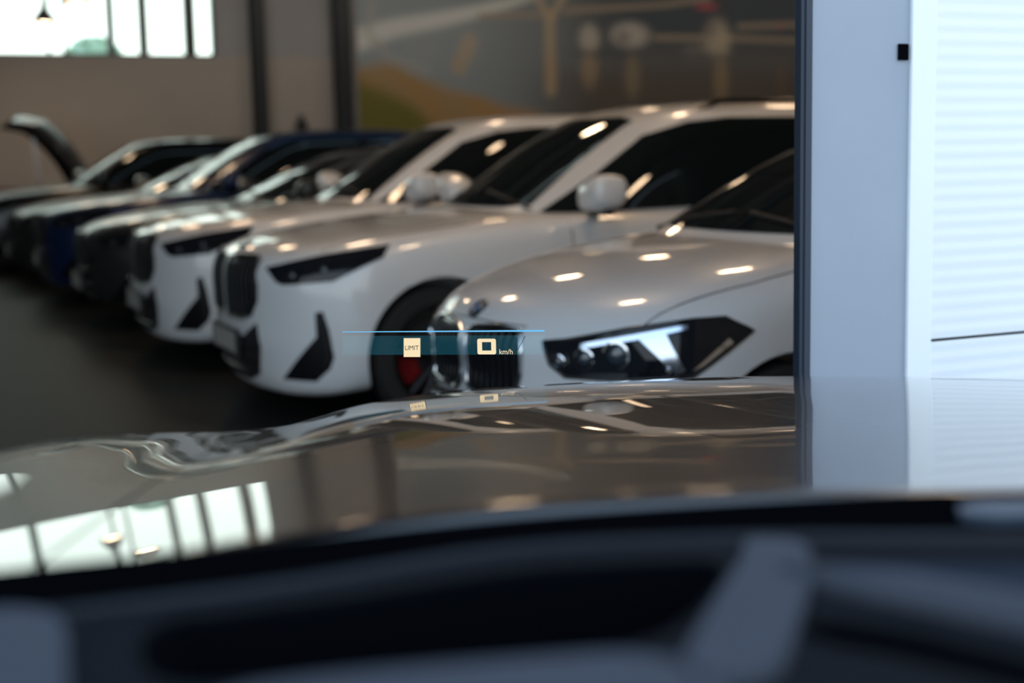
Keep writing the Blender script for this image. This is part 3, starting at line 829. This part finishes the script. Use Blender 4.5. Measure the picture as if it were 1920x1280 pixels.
R_ = Matrix.Translation(-Vector(mur.location)) @ BM_
for lo, hi in (((MS0 - .10, T1 - .05, MZ0), (MS0, T1 - .01, MZ1)), ((MS1, T1 - .05, MZ0), (MS1 + .1, T1 - .01, MZ1)), ((MS0 - .1, T1 - .05, MZ0 - .08), (MS1 + .1, T1 - .01, MZ0)), ((MS0 - .1, T1 - .05, MZ1), (MS1 + .1, T1 - .01, MZ1 + .08))):
    add_box(bm, lo, hi, R_)
bm_obj('frame', bm, M['mural_frame'], mur)

# dispenser on the wall between the columns
M['disp'] = mat('dark_grey_box', (0.03, 0.03, 0.035), 0.5, vary=0.1)
dp = empty('wall_dispenser', W(6.88, T1, 1.66), -(-TH - pi))
dp.rotation_euler.z = math.atan2(S.y, S.x)
bm = bmesh.new(); add_box(bm, (-.10, -.12, 0), (.10, 0, .30), None, .02); add_box(bm, (-.05, -.10, .30), (.05, -.02, .42), None, .02); bm_obj('housing', bm, M['disp'], dp)
bm = bmesh.new(); add_box(bm, (-.05, -.126, .05), (.05, -.115, .12)); bm_obj('outlet', bm, M['matte_black'], dp)
tag(dp, 'small dark dispenser on the back wall between the two steel columns', 'dispenser')
# red tool trolley by the back wall
M['red_cab'] = mat('red_cabinet_paint', (0.16, 0.02, 0.02), 0.4, vary=0.1)
tt = empty('tool_trolley', W(1.3, T1 - .5, 0)); tt.rotation_euler.z = math.atan2(S.y, S.x)
bm = bmesh.new(); add_box(bm, (-.75, -.25, .12), (.75, .25, .96), None, .015); bm_obj('cabinet', bm, M['red_cab'], tt)
for k in range(4):
    bm = bmesh.new(); add_box(bm, (-.70, -.268, .16 + k * .19), (.70, -.25, .33 + k * .19), None, .006); d_ = bm_obj('drawer', bm, M['red_cab'], tt)
    bm = bmesh.new(); add_tube(bm, [(-.3, -.27, .3 + k * .19), (-.3, -.29, .3 + k * .19), (.3, -.29, .3 + k * .19), (.3, -.27, .3 + k * .19)], .008, 8); bm_obj('handle', bm, M['chrome'], d_, True, 50)
for x_ in (-.6, .6):
    for y_ in (-.18, .18):
        bm = bmesh.new(); add_lathe(bm, [(0, -.02), (.06, -.02), (.06, .02), (0, .02)], 16, Matrix.Translation((x_, y_, .06)), 'Y'); bm_obj('caster', bm, M['tyre'], tt, True, 40)
tag(tt, 'dull red tool trolley against the back wall beneath the windows', 'tool trolley')

# ------------------------------------------------------------------ hanging lamps
M['shade'] = mat('grey_lamp_shade', (0.045, 0.047, 0.05), 0.45, vary=0.05)
M['shade_in'] = mat('cream_shade_lining', (0.8, 0.62, 0.42), 0.5)
M['bulb'] = emis('warm_lamp_glow', (1.0, 0.70, 0.44), LAMP)
M['cord'] = mat('lamp_cord', (0.02, 0.02, 0.02), 0.6)
def make_lamp():
    r = empty('pendant_lamp', (0, 0, 0))
    bm = bmesh.new()
    add_lathe(bm, [(.03, .20), (.045, .185), (.075, .15), (.115, .09), (.14, .03), (.148, 0), (.143, 0), (.135, .03), (.108, .085), (.06, .14), (0, .15)], 32)
    bm_obj('shade', bm, M['shade'], r, True, 50)
    bm = bmesh.new(); add_lathe(bm, [(0, .02), (.126, .02), (.134, .026), (.126, .045), (0, .045)], 32); bm_obj('diffuser', bm, M['bulb'], r, True, 40)
    bm = bmesh.new(); add_lathe(bm, [(0, .20), (.034, .20), (.034, .26), (.02, .29), (0, .29)], 20); bm_obj('lamp_holder', bm, M['shade'], r, True, 40)
    bm = bmesh.new(); add_tube(bm, [(0, 0, .28), (0, 0, (ZC - 3.36) / 1.18)], .016, 8); bm_obj('cord', bm, M['cord'], r, True)
    bm = bmesh.new(); add_lathe(bm, [(0, 1.885), (.06, 1.885), (.06, 1.86), (0, 1.85)], 20); bm_obj('ceiling_rose', bm, M['shade'], r, True, 40)
    return r
def copy_tree(o, parent=None):
    c = o.copy(); COL.objects.link(c); c.parent = parent
    for ch in list(o.children): copy_tree(ch, c)
    return c
lamp0 = make_lamp()
spots = []
p0 = Vector((-6.82, 21.5)); dv = Vector((1.373, -3.0)); sv = Vector((S.x, S.y))
for rowi in range(6):
    for k in range(7):
        if rowi == 0 or k >= 3: spots.append((rowi, k, p0 + dv * k + sv * 2.1 * rowi + (dv * .5 if rowi % 2 else dv * 0)))
for n_, (rowi, k, p) in enumerate(spots):
    o = lamp0 if n_ == 0 else copy_tree(lamp0)
    o.location = (p.x, p.y, 3.385 if (rowi, k) == (0, 0) else 3.325 if (rowi, k) == (0, 1) else 3.37); o.scale = (1.2, 1.2, 1.2 if rowi or k > 1 else 1.15)
    if rowi == 0 and k == 0: lb = 'grey dome pendant lamp, the whole lower one hanging before the bright windows'
    elif rowi == 0 and k == 1: lb = 'grey dome pendant lamp cut off by the top edge, next to the whole one'
    else: lb = 'grey dome pendant lamp above the parked cars, seen in their paint'
    tag(o, lb, 'pendant lamp', 'pendant lamps over the car row')

M['wash_face'] = emis('wash_light_face', (1.0, .78, .55), 30.0)
for k in range(7):  # unseen lamps added to brighten the back wall
    fx = empty('added_wash_light', W(3.5 + 2.6 * k, T1 - 4.2, ZC - .30))
    fx.rotation_euler.z = math.atan2(N.y, N.x)
    tag(fx, 'added black ceiling spotlight washing the back wall, above the picture edge', 'spotlight', 'added spotlights washing the back wall')
    bm = bmesh.new(); Mt = Matrix.Rotation(radians(128), 4, 'Y')
    add_lathe(bm, [(0, -.16), (.06, -.16), (.075, -.12), (.08, .06), (.07, .06), (.066, .02), (0, .02)], 24, Mt); bm_obj('housing', bm, M['shade'], fx, True, 40)
    bm = bmesh.new(); add_lathe(bm, [(0, .03), (.064, .03), (.064, .035), (0, .035)], 24, Mt); bm_obj('lamp_face', bm, M['wash_face'], fx)
    bm = bmesh.new(); add_tube(bm, [(0, 0, .30), (0, 0, .05)], .015, 8); bm_obj('stem', bm, M['shade'], fx, True)
    ld = bpy.data.lights.new('wash_beam', 'SPOT'); ld.energy = WASHW; ld.color = (1.0, .87, .74); ld.spot_size = radians(115); ld.spot_blend = .9; ld.shadow_soft_size = .08
    lo_ = bpy.data.objects.new('wash_beam', ld); COL.objects.link(lo_); lo_.parent = fx
    lo_.matrix_local = Matrix.Translation(Mt @ Vector((0, 0, .09))) @ Matrix.Rotation(radians(128), 4, 'Y') @ Matrix.Rotation(pi, 4, 'X')

# ------------------------------------------------------------------ front wall: door frame, pillar, guide rail and sectional door
bm = bmesh.new(); wbox(bm, (1.944, T0 - .012, 0), (1.976, T0 + .014, 4.2), .002); wbox(bm, (S0, T0 - .012, 4.1), (1.976, T0 + .014, 4.2)); wbox(bm, (1.955, T0 - .016, 0), (1.970, T0 - .012, 4.2))
struct(bm_obj('trim_3', bm, M['frame_dark']), 'anthracite door frame post')
bm = bmesh.new(); wbox(bm, (1.976, T0 - .005, 0), (2.262, T0 + .012, ZC)); struct(bm_obj('wall_front_pillar', bm, M['pillar']))
bm = bmesh.new(); wbox(bm, (S0, T0, 4.2), (1.976, T0 + .25, ZC)); wbox(bm, (2.262, T0 + .12, 4.0), (S1, T0 + .3, ZC)); wbox(bm, (6.6, T0 + .02, 0), (S1, T0 + .3, 4.0)); struct(bm_obj('wall_front', bm, M['pillar']))
d1 = empty('door_1', W(4.4, T0, 0)); struct(d1)
Rd = Matrix.Translation(-Vector(d1.location)) @ BM_
bm = bmesh.new(); add_box(bm, (2.257, T0 - .015, 0), (2.330, T0 + .12, 4.0), Rd, .003); bm_obj('guide_rail', bm, M['rail'], d1)
bm = bmesh.new(); add_box(bm, (6.5, T0 - .015, 0), (6.6, T0 + .12, 4.0), Rd, .003); bm_obj('guide_rail', bm, M['rail'], d1)
def slats(z0, z1, name):
    """ribbed door section with soft horizontal corrugation"""
    V = []; F = []; pitch = .034; n = max(8, int((z1 - z0) / pitch * 8)); zs = [z0 + (z1 - z0) * i / n for i in range(n + 1)]
    rows = []
    for z in zs:
        rows.append((T0 + .036 + .0004 * cos(2 * pi * (z - z0) / pitch), z))
    prof = [(T0 + .07, z0), (T0 + .045, z0)] + rows + [(T0 + .045, z1), (T0 + .07, z1)]
    for t, z in prof:
        for s_ in (2.325, 6.52): V.append(W(s_, t, z) - Vector(d1.location))
    for k in range(len(prof) - 1): F.append((2*k, 2*k+1, 2*k+3, 2*k+2))
    F.append((0, 1, 2 * len(prof) - 1, 2 * len(prof) - 2))
    return mesh_obj(name, V, F, M['shutter'], d1, True, 45)
slats(.03, .871, 'door_section'); slats(.879, 1.72, 'door_section'); slats(1.728, 2.57, 'door_section'); slats(2.578, 3.42, 'door_section'); slats(3.428, 4.0, 'door_section')
bm = bmesh.new(); add_box(bm, (2.325, T0 + .046, .868), (6.52, T0 + .075, .882), Rd); bm_obj('joint_seal', bm, M['seal'], d1)
for z_ in (1.724, 2.574, 3.424):
    bm = bmesh.new(); add_box(bm, (2.325, T0 + .046, z_ - .006), (6.52, T0 + .075, z_ + .006), Rd); bm_obj('joint_seal', bm, M['seal'], d1)
bm = bmesh.new(); wbox(bm, (2.221, T0 - .012, 1.557), (2.250, T0 - .005, 1.595), .002)
M['sensor'] = mat('sensor_black', (0.003, 0.003, 0.004), 0.9, spec=.05); M['sensor'].node_tree.nodes['Principled BSDF'].inputs['IOR'].default_value = 1.05
sn = bm_obj('door_sensor', bm, M['sensor'])
tag(sn, 'small square black sensor on the grey pillar beside the white door rail', 'sensor')

# ------------------------------------------------------------------ the black car we sit in
XC = .38
ego = empty('car', (XC, 1.5, 0)); EL = Vector(ego.location)
tag(ego, 'gloss black car in the foreground: long reflective bonnet and dark dashboard', 'car')
SL = [(0.9, -.049), (1.05, -.049), (1.4, -.054), (1.9, -.084), (2.2, -.115), (2.34, -.138), (2.42, -.162), (2.46, -.28), (2.52, -.8), (2.58, -2.4), (2.62, -5)]
def slope(y): return lerp_table(SL, y)
ZT_ = {}
yy = 2.42; zz = .970; ZL = [(yy, zz)]
while yy > .9: zz -= slope(yy) * .01 * 1; yy -= .01; ZL.insert(0, (yy, zz))
yy = 2.42; zz = .970
while yy < 2.62: zz += slope(yy) * .005; yy += .005; ZL.append((yy, zz))
def Zc(y):
    if y <= ZL[0][0]: return ZL[0][1] + (ZL[0][0] - y) * .049
    lo, hi = 0, len(ZL) - 1
    if y >= ZL[hi][0]: return ZL[hi][1]
    while hi - lo > 1:
        m = (lo + hi) // 2
        if ZL[m][0] <= y: lo = m
        else: hi = m
    t = (y - ZL[lo][0]) / (ZL[hi][0] - ZL[lo][0]); return ZL[lo][1] * (1 - t) + ZL[hi][1] * t
CT = [(0, 0), (.3, .001), (.5, .001), (.62, .011), (.74, .031), (.81, .024), (.88, .008), (.98, -.006), (1.06, -.004), (1.12, .02), (1.16, .10)]
BT = [(0, 0), (.25, .02), (.5, .09), (.74, .20), (.88, .36), (1.06, .50), (1.16, .58)]
REAR = [(-.9, .80), (-.62, .93), (-.38, 1.00), (-.2, 1.085), (0, 1.155), (.2, 1.185), (.4, 1.17), (.7, 1.165), (1.1, 1.10), (1.6, .96)]
NT = [(0, 0), (.3, 0), (.40, .001), (.48, .0045), (.56, .0105), (.65, .018), (.75, .0265), (.88, .0375), (1.06, .053), (1.16, .062)]
def hood_pt(dx, t):
    a = abs(dx); b = lerp_table(BT, a)
    y0 = lerp_table(REAR, XC + dx)
    y = y0 + (2.60 - b - y0) * t
    g = sm(1.32, 2.05, y)
    near = lerp_table(NT, a)
    far = Zc(y) - Zc(y + b) + lerp_table(CT, a)
    return Vector((XC + dx, y, Zc(y) - near * (1 - g) - far * g))
def hood_patch(name, d0, d1_, n, label=None, side=False):
    V = []; F = []; rows = 90
    cols_ = [d0 + (d1_ - d0) * i / n for i in range(n + 1)]
    ts = [1 - (1 - k / rows) ** 1.35 for k in range(rows + 1)]
    for dx in cols_:
        col = [hood_pt(dx, t) for t in ts]
        p0 = col[0]
        col = [Vector((p0.x, p0.y - .016 - .034 * sin(a_), p0.z + .001 - .036 * (1 - cos(a_)))) for a_ in (1.45, 1.2, .95, .7, .45, .2)] + [Vector((p0.x, p0.y - .010, p0.z + .0012))] + col
        e = col[-1]
        col += [Vector((e.x, e.y + .02, e.z - .08)), Vector((e.x, e.y + .03, e.z - .2)), Vector((e.x, e.y + .02, .34)), Vector((e.x, e.y - .1, .24))]
        V += [p - EL for p in col]
    m = rows + 12
    if side:  # outer side of the wing down to the sill
        s_ = 1 if d1_ > 0 else -1
        for dz, dxx in ((.12, .03), (.4, .035), (.7, .0)):
            for i in range(m):
                p = V[(n if s_ > 0 else 0) * m + i]
                V.append(Vector((p.x + s_ * dxx, p.y, max(.24, p.z - dz))))
    for i in range(n):
        for k in range(m - 1): F.append((i*m+k, (i+1)*m+k, (i+1)*m+k+1, i*m+k+1))
    if side:
        s_ = 1 if d1_ > 0 else -1
        prev = (n if s_ > 0 else 0) * m; base = (n + 1) * m
        for r in range(3):
            for k in range(m - 1):
                q = (prev + k, base + k, base + k + 1, prev + k + 1); F.append(q if s_ > 0 else q[::-1])
            prev = base; base += m
    o = mesh_obj(name, V, F, M['ego_paint'], ego, True, 60)
    return o
hood_patch('bonnet', -.748, .748, 110)
hood_patch('wing', .752, 1.15, 40, side=True)
hood_patch('wing', -1.15, -.752, 40, side=True)
# cowl, screen border, dashboard
M['cowl'] = mat('cowl_plastic', (0.006, 0.007, 0.009), 0.6, spec=.2, vary=0.1)
M['frit'] = mat('black_screen_border', (0.0016, 0.0018, 0.0025), 1.0, spec=.0)
M['frit'].node_tree.nodes['Principled BSDF'].inputs['IOR'].default_value = 1.01
M['dash'] = mat('dashboard_grain', (0.0075, 0.009, 0.012), 0.8, spec=.25, vary=0.1, vscale=30, bump=0.3, bscale=400)
M['dash_rib'] = mat('dashboard_light_rib', (0.055, 0.061, 0.076), 0.7, spec=.3, vary=0.05, bump=0.2, bscale=400)
M['dash_dark'] = mat('dashboard_dark_panel', (0.018, 0.023, 0.034), 0.8, spec=.2, vary=0.1)
M['well'] = mat('display_well_lining', (0.002, 0.0025, 0.004), 0.8, spec=.1)
M['dash_mid'] = mat('dashboard_front_edge', (0.020, 0.023, 0.028), 0.8, vary=0.1)
M['dash_mid'].node_tree.nodes['Principled BSDF'].inputs['IOR'].default_value = 1.15
M['tab'] = mat('pale_blue_tab', (0.028, 0.052, 0.085), 0.6)
for k_ in ('dash', 'dash_rib', 'dash_dark', 'well'): M[k_].node_tree.nodes['Principled BSDF'].inputs['IOR'].default_value = 1.15
def ego_band(name, A, za, B, zb_, mt, n=60, thick=.02):
    """a strip between two plan curves A (farther) and B (nearer)"""
    V = []; F = []
    xs = [A[0][0] + (A[-1][0] - A[0][0]) * i / n for i in range(n + 1)]
    for x in xs:
        pa = Vector((x, lerp_table(A, x), za)); pb = Vector((x, lerp_table(B, x), zb_))
        V += [pa - EL, pb - EL, pb - EL - Vector((0, 0, thick)), pa - EL - Vector((0, 0, thick))]
    for i in range(n):
        for k in range(4): F.append((4*i+k, 4*i+(k+1) % 4, 4*i+4+(k+1) % 4, 4*i+4+k))
    F.append((3, 2, 1, 0)); F.append((4*n, 4*n+1, 4*n+2, 4*n+3))
    return mesh_obj(name, V, F, mt, ego, True, 40)
def smooth_poly(P, it=2):
    for _ in range(it):
        Q = []
        for i in range(len(P)):
            a, b = Vector(P[i]), Vector(P[(i + 1) % len(P)]); Q += [a.lerp(b, .25), a.lerp(b, .75)]
        P = [(q[0], q[1]) for q in Q]
    return P
def ego_slab(name, poly, z, thick, mt, holes=(), parent=None, smooth=0):
    """flat-topped moulding with optional openings and their edges"""
    if smooth: poly = smooth_poly(poly, smooth)
    loops = [poly] + list(holes); pts = []; ed = []
    for lp in loops:
        k = len(pts); pts += [Vector(p) for p in lp]; ed += [(k + i, k + (i + 1) % len(lp)) for i in range(len(lp))]
    vv, ee, ff, *_ = geometry.delaunay_2d_cdt(pts, ed, [], 0, 1e-7)
    def ins(q, lp):
        c = False
        for i in range(len(lp)):
            x0, y0 = lp[i]; x1, y1 = lp[(i + 1) % len(lp)]
            if (y0 > q[1]) != (y1 > q[1]) and q[0] < (x1 - x0) * (q[1] - y0) / (y1 - y0) + x0: c = not c
        return c
    T = []
    for f in ff:
        c = (sum(vv[i][0] for i in f) / len(f), sum(vv[i][1] for i in f) / len(f))
        if ins(c, poly) and not any(ins(c, h) for h in holes): T.append(tuple(f))
    m = len(vv)
    V = [Vector((p[0], p[1], z)) - EL for p in vv] + [Vector((p[0], p[1], z - thick)) - EL for p in vv]
    F = T + [tuple(m + i for i in t[::-1]) for t in T]
    cnt = set()
    for t in T:
        for i in range(len(t)): cnt.add((t[i], t[(i + 1) % len(t)]))
    for a, b in cnt:
        if (b, a) not in cnt: F.append((b, a, m + a, m + b))
    return mesh_obj(name, V, F, mt, parent or ego)
RIDGE = [(-.70, .62), (-.50, .73), (-.342, .787), (-.161, .851), (-.003, .927), (.157, .944), (.264, .936), (.369, .928), (.8, .86), (1.25, .72)]
FR = [(-.70, .74), (-.50, .86), (-.364, .927), (-.248, .965), (-.003, 1.045), (.224, 1.085), (.4, 1.095), (.8, 1.06), (1.25, .92)]
ego_band('windscreen_border', FR, 1.088, RIDGE, 1.092, M['frit'])
ego_band('cowl', [(x, y + .14) for x, y in FR], 1.01, [(x, y - .01) for x, y in FR], 1.03, M['cowl'])
WELL = smooth_poly([(-.218, .784), (-.153, .804), (-.087, .83), (-.003, .873), (.079, .886), (.140, .887), (.111, .796), (.068, .723), (-.003, .711), (-.101, .694), (-.185, .673)], 2)
SLOT = smooth_poly([(.160, .774), (.211, .744), (.257, .696), (.30, .655), (.40, .56), (.36, .54), (.265, .629), (.244, .655), (.199, .699), (.150, .731)], 2)
RP = smooth_poly([(.19, .880), (.255, .876), (.319, .868), (.45, .85), (.45, .70), (.40, .70), (.30, .783), (.235, .829), (.185, .862)], 2)
outer = [(x, y) for x, y in [(-.70 + 1.95 * i / 40, lerp_table(RIDGE, -.70 + 1.95 * i / 40)) for i in range(41)]] + [(1.25, .30), (-.70, .30)]
dt = ego_slab('dashboard', outer, 1.10, .03, M['dash'], holes=(WELL, SLOT, RP))
def pit(name, poly, depth, mt, parent):
    z0, z1 = 1.098, 1.10 - depth; n = len(poly)
    cx = sum(p[0] for p in poly) / n; cy = sum(p[1] for p in poly) / n
    V = [Vector((x, y, z0)) - EL for x, y in poly] + [Vector((cx + (x - cx) * .92, cy + (y - cy) * .92, z1)) - EL for x, y in poly]
    F = [(i, n + i, n + (i + 1) % n, (i + 1) % n) for i in range(n)] + [tuple(range(n, 2 * n))]
    return mesh_obj(name, V, F, mt, parent)
pit('display_well', WELL, .09, M['well'], dt)
pit('vent_slot', SLOT, .06, M['well'], dt)
pit('side_panel', RP, .004, M['dash_dark'], dt)
ego_slab('strut', [(.150, .915), (.192, .905), (.178, .83), (.150, .74), (.125, .66), (.075, .665), (.095, .73), (.118, .80), (.148, .885)], 1.106, .012, M['dash_rib'], parent=dt, smooth=2)
RL = [(x, y - .008) for x, y in RIDGE[1:-1]]
bm = bmesh.new(); add_tube(bm, [Vector((RL[0][0] + (RL[-1][0] - RL[0][0]) * i / 50, lerp_table(RL, RL[0][0] + (RL[-1][0] - RL[0][0]) * i / 50), 1.0895)) - EL for i in range(51)], .013, 12)
bm_obj('front_ridge', bm, M['dash_mid'], dt, True)
bm = bmesh.new(); add_tube(bm, [Vector(p) - EL for p in ((.165, .842, 1.098), (.225, .797, 1.100), (.285, .742, 1.100), (.40, .64, 1.10))], [.012, .016, .017, .017], 12)
bm_obj('vent_ridge', bm, M['dash_rib'], dt, True)
ego_slab('edge_moulding', [(-.330, .80), (-.262, .800), (-.228, .69), (-.20, .60), (-.30, .60)], 1.105, .012, M['dash_rib'], parent=dt, smooth=2)
ego_slab('lower_moulding', [(-.10, .678), (.0, .696), (.066, .706), (.10, .66), (.10, .56), (-.18, .56), (-.15, .655)], 1.106, .012, M['dash_rib'], parent=dt, smooth=2)
ego_slab('screen_tab', [(.328, 1.030), (.40, 1.03), (.40, .985), (.318, .985)], 1.098, .006, M['tab'], smooth=1)

# ------------------------------------------------------------------ head-up display image floating ahead of the bonnet
HY = 2.72
M['hud_line'] = emis('display_blue_light', (.16, .55, .95), 1.0)
M['hud_cream'] = emis('display_cream_light', (1.0, .80, .50), .97)
M['hud_dark'] = mat('display_dark_glyph', (.01, .012, .015), .6)
def additive(name, col, k):
    m = bpy.data.materials.new(name); m.use_nodes = True; nt = m.node_tree; nt.nodes.clear()
    o = nt.nodes.new('ShaderNodeOutputMaterial'); ad = nt.nodes.new('ShaderNodeAddShader'); t = nt.nodes.new('ShaderNodeBsdfTransparent'); e = nt.nodes.new('ShaderNodeEmission')
    e.inputs['Color'].default_value = (*col, 1); e.inputs['Strength'].default_value = k
    nt.links.new(t.outputs[0], ad.inputs[0]); nt.links.new(e.outputs[0], ad.inputs[1]); nt.links.new(ad.outputs[0], o.inputs[0]); return m
M['hud_band'] = additive('display_teal_veil', (.05, .50, .72), .075)
hud = empty('head_up_display', (-.13, HY, .972)); HL = Vector(hud.location)
tag(hud, 'glowing head-up display strip with LIMIT sign and 0 km/h above the black bonnet', 'display')
def hq(name, pts, mt, parent=None, dy=0.0, th=.0006):
    n = len(pts); V = [Vector((x, HY + dy, z)) - HL for x, z in pts] + [Vector((x, HY + dy + th, z)) - HL for x, z in pts]
    F = [tuple(range(n)), tuple(range(2 * n - 1, n - 1, -1))] + [(i, n + i, n + (i + 1) % n, (i + 1) % n) for i in range(n)]
    return mesh_obj(name, V, F, mt, parent or hud)
def hflat(name, pts, mt, dy=0.0):
    return mesh_obj(name, [Vector((x, HY + dy, z)) - HL for x, z in pts], [tuple(range(len(pts)))], mt, hud)
hq('light_line', [(-.3263, 1.0250), (.0631, 1.0203), (.0631, 1.0168), (-.3263, 1.0236)], M['hud_line'])
hflat('veil_band', [(-.3266, 1.0165), (.0629, 1.0100), (.0623, .9722), (-.3279, .9798)], M['hud_band'])
sg_ = hq('limit_sign', [(-.2086, 1.0096), (-.1767, 1.0090), (-.1778, .9726), (-.2097, .9732)], M['hud_cream'])
hq('sign_edge', [(-.2098, 1.0108), (-.1755, 1.0102), (-.1766, .9714), (-.2109, .9720)], M['hud_dark'], dy=.002)
def htext(name, body, size, x, z, rot, mt, parent, dy, xs=1.0, bold=0.0):
    cu = bpy.data.curves.new(name, 'FONT'); cu.body = body; cu.size = size; cu.extrude = .0003; cu.offset = bold
    o = bpy.data.objects.new(name, cu); COL.objects.link(o)
    dg = bpy.context.evaluated_depsgraph_get(); me = bpy.data.meshes.new_from_object(o.evaluated_get(dg))
    bpy.data.objects.remove(o)
    Mx = Matrix.Translation(Vector((x, HY + dy, z)) - HL) @ Matrix.Rotation(rot, 4, 'Y') @ Matrix.Rotation(pi / 2, 4, 'X') @ Matrix.Diagonal((xs, 1, 1, 1))
    me.transform(Mx); me.materials.clear(); return link(name, me, mt, parent)
htext('sign_lettering', 'LIMIT', .0128, -.2074, .9868, radians(1.1), M['hud_dark'], sg_, -.001, .90)
def rrect(cx, cz, hx, hz, r, bulge=0.0, n=5):
    P = []
    for (sx, sz, a0) in ((1, 1, 0), (-1, 1, pi/2), (-1, -1, pi), (1, -1, 3*pi/2)):
        for k in range(n + 1):
            a = a0 + pi / 2 * k / n
            P.append((cx + sx * (hx - r) + r * cos(a), cz + sz * (hz - r) + r * sin(a)))
    return P
ou = rrect(-.0491, .9902, .0180, .0152, .0035); inn = rrect(-.0491, .9906, .0088, .0083, .0006)
n_ = len(ou); V = []
for dy in (0, .0006):
    for P in (ou, inn): V += [Vector((x, HY + dy, z - .02 * (x + .0491))) - HL for x, z in P]
F = []
for i in range(n_):
    j = (i + 1) % n_
    F += [(i, j, n_ + j, n_ + i), (2*n_ + i, 3*n_ + i, 3*n_ + j, 2*n_ + j), (i, 2*n_ + i, 2*n_ + j, j), (n_ + i, n_ + j, 3*n_ + j, 3*n_ + i)]
mesh_obj('speed_digit', V, F, M['hud_cream'], hud)
htext('unit_lettering', 'km/h', .0145, -.0256, .9748, radians(1.1), M['hud_cream'], hud, 0, .92)
hq('dark_streak', [(-.2122, 1.0148), (-.2112, 1.0148), (-.2318, .9790), (-.2328, .9790)], M['hud_dark'])  # dark strips drawn in place of a reflection crossing the band
hq('dark_streak', [(.0250, 1.0090), (.0262, 1.0090), (.0072, .9758), (.0060, .9758)], M['hud_dark'])

# ------------------------------------------------------------------ sky and camera
w = bpy.data.worlds.new('sky'); sc.world = w; w.use_nodes = True
nt = w.node_tree; bg = nt.nodes['Background']
tc = nt.nodes.new('ShaderNodeTexCoord'); sp = nt.nodes.new('ShaderNodeSeparateXYZ'); cr = nt.nodes.new('ShaderNodeValToRGB')
nt.links.new(tc.outputs['Generated'], sp.inputs[0]); nt.links.new(sp.outputs['Z'], cr.inputs['Fac'])
cr.color_ramp.elements[0].position = 0.0; cr.color_ramp.elements[0].color = (.86, .97, 1.0, 1)
cr.color_ramp.elements[1].position = 0.8; cr.color_ramp.elements[1].color = (.50, .72, 1.0, 1)
# bright haze low in the sky on the far side of the building, where the sun stands
dt_ = nt.nodes.new('ShaderNodeVectorMath'); dt_.operation = 'DOT_PRODUCT'; dt_.inputs[1].default_value = (N.x, N.y, .12)
nt.links.new(tc.outputs['Generated'], dt_.inputs[0])
hz = nt.nodes.new('ShaderNodeMapRange'); hz.interpolation_type = 'SMOOTHSTEP'
hz.inputs['From Min'].default_value = .45; hz.inputs['From Max'].default_value = .95; hz.inputs['To Min'].default_value = 0; hz.inputs['To Max'].default_value = 1
nt.links.new(dt_.outputs['Value'], hz.inputs['Value'])
mxw = nt.nodes.new('ShaderNodeMix'); mxw.data_type = 'RGBA'
nt.links.new(hz.outputs['Result'], mxw.inputs['Factor']); nt.links.new(cr.outputs['Color'], mxw.inputs[6]); mxw.inputs[7].default_value = (1.30, 1.42, 1.38, 1)
nt.links.new(mxw.outputs[2], bg.inputs['Color'])
bg.inputs['Strength'].default_value = SKY

cam = bpy.data.cameras.new('camera'); co = bpy.data.objects.new('camera', cam); COL.objects.link(co)
cam.sensor_width = 36; cam.lens = 50.0; cam.clip_start = .05; cam.clip_end = 200
cp, cr_ = .1323, .0205
f_ = Vector((0, cos(cp), -sin(cp))); u_ = Vector((0, sin(cp), cos(cp))); r_ = Vector((1, 0, 0))
R2 = r_ * cos(cr_) - u_ * sin(cr_); U2 = r_ * sin(cr_) + u_ * cos(cr_)
co.matrix_world = Matrix(((R2.x, U2.x, -f_.x, 0), (R2.y, U2.y, -f_.y, 0), (R2.z, U2.z, -f_.z, 1.361), (0, 0, 0, 1)))
cam.dof.use_dof = True; cam.dof.focus_distance = 2.75; cam.dof.aperture_fstop = 2.1
sc.camera = co
vs_ = sc.view_settings
vs_.view_transform = 'Standard'; vs_.look = 'None'; vs_.gamma = 1.0; vs_.exposure = EXPO; vs_.use_curve_mapping = False
sc.cycles.use_denoising = True
sc.cycles.max_bounces = 8; sc.cycles.transparent_max_bounces = 16
sc.cycles.sample_clamp_indirect = 6.0
sc.cycles.caustics_reflective = False; sc.cycles.caustics_refractive = False
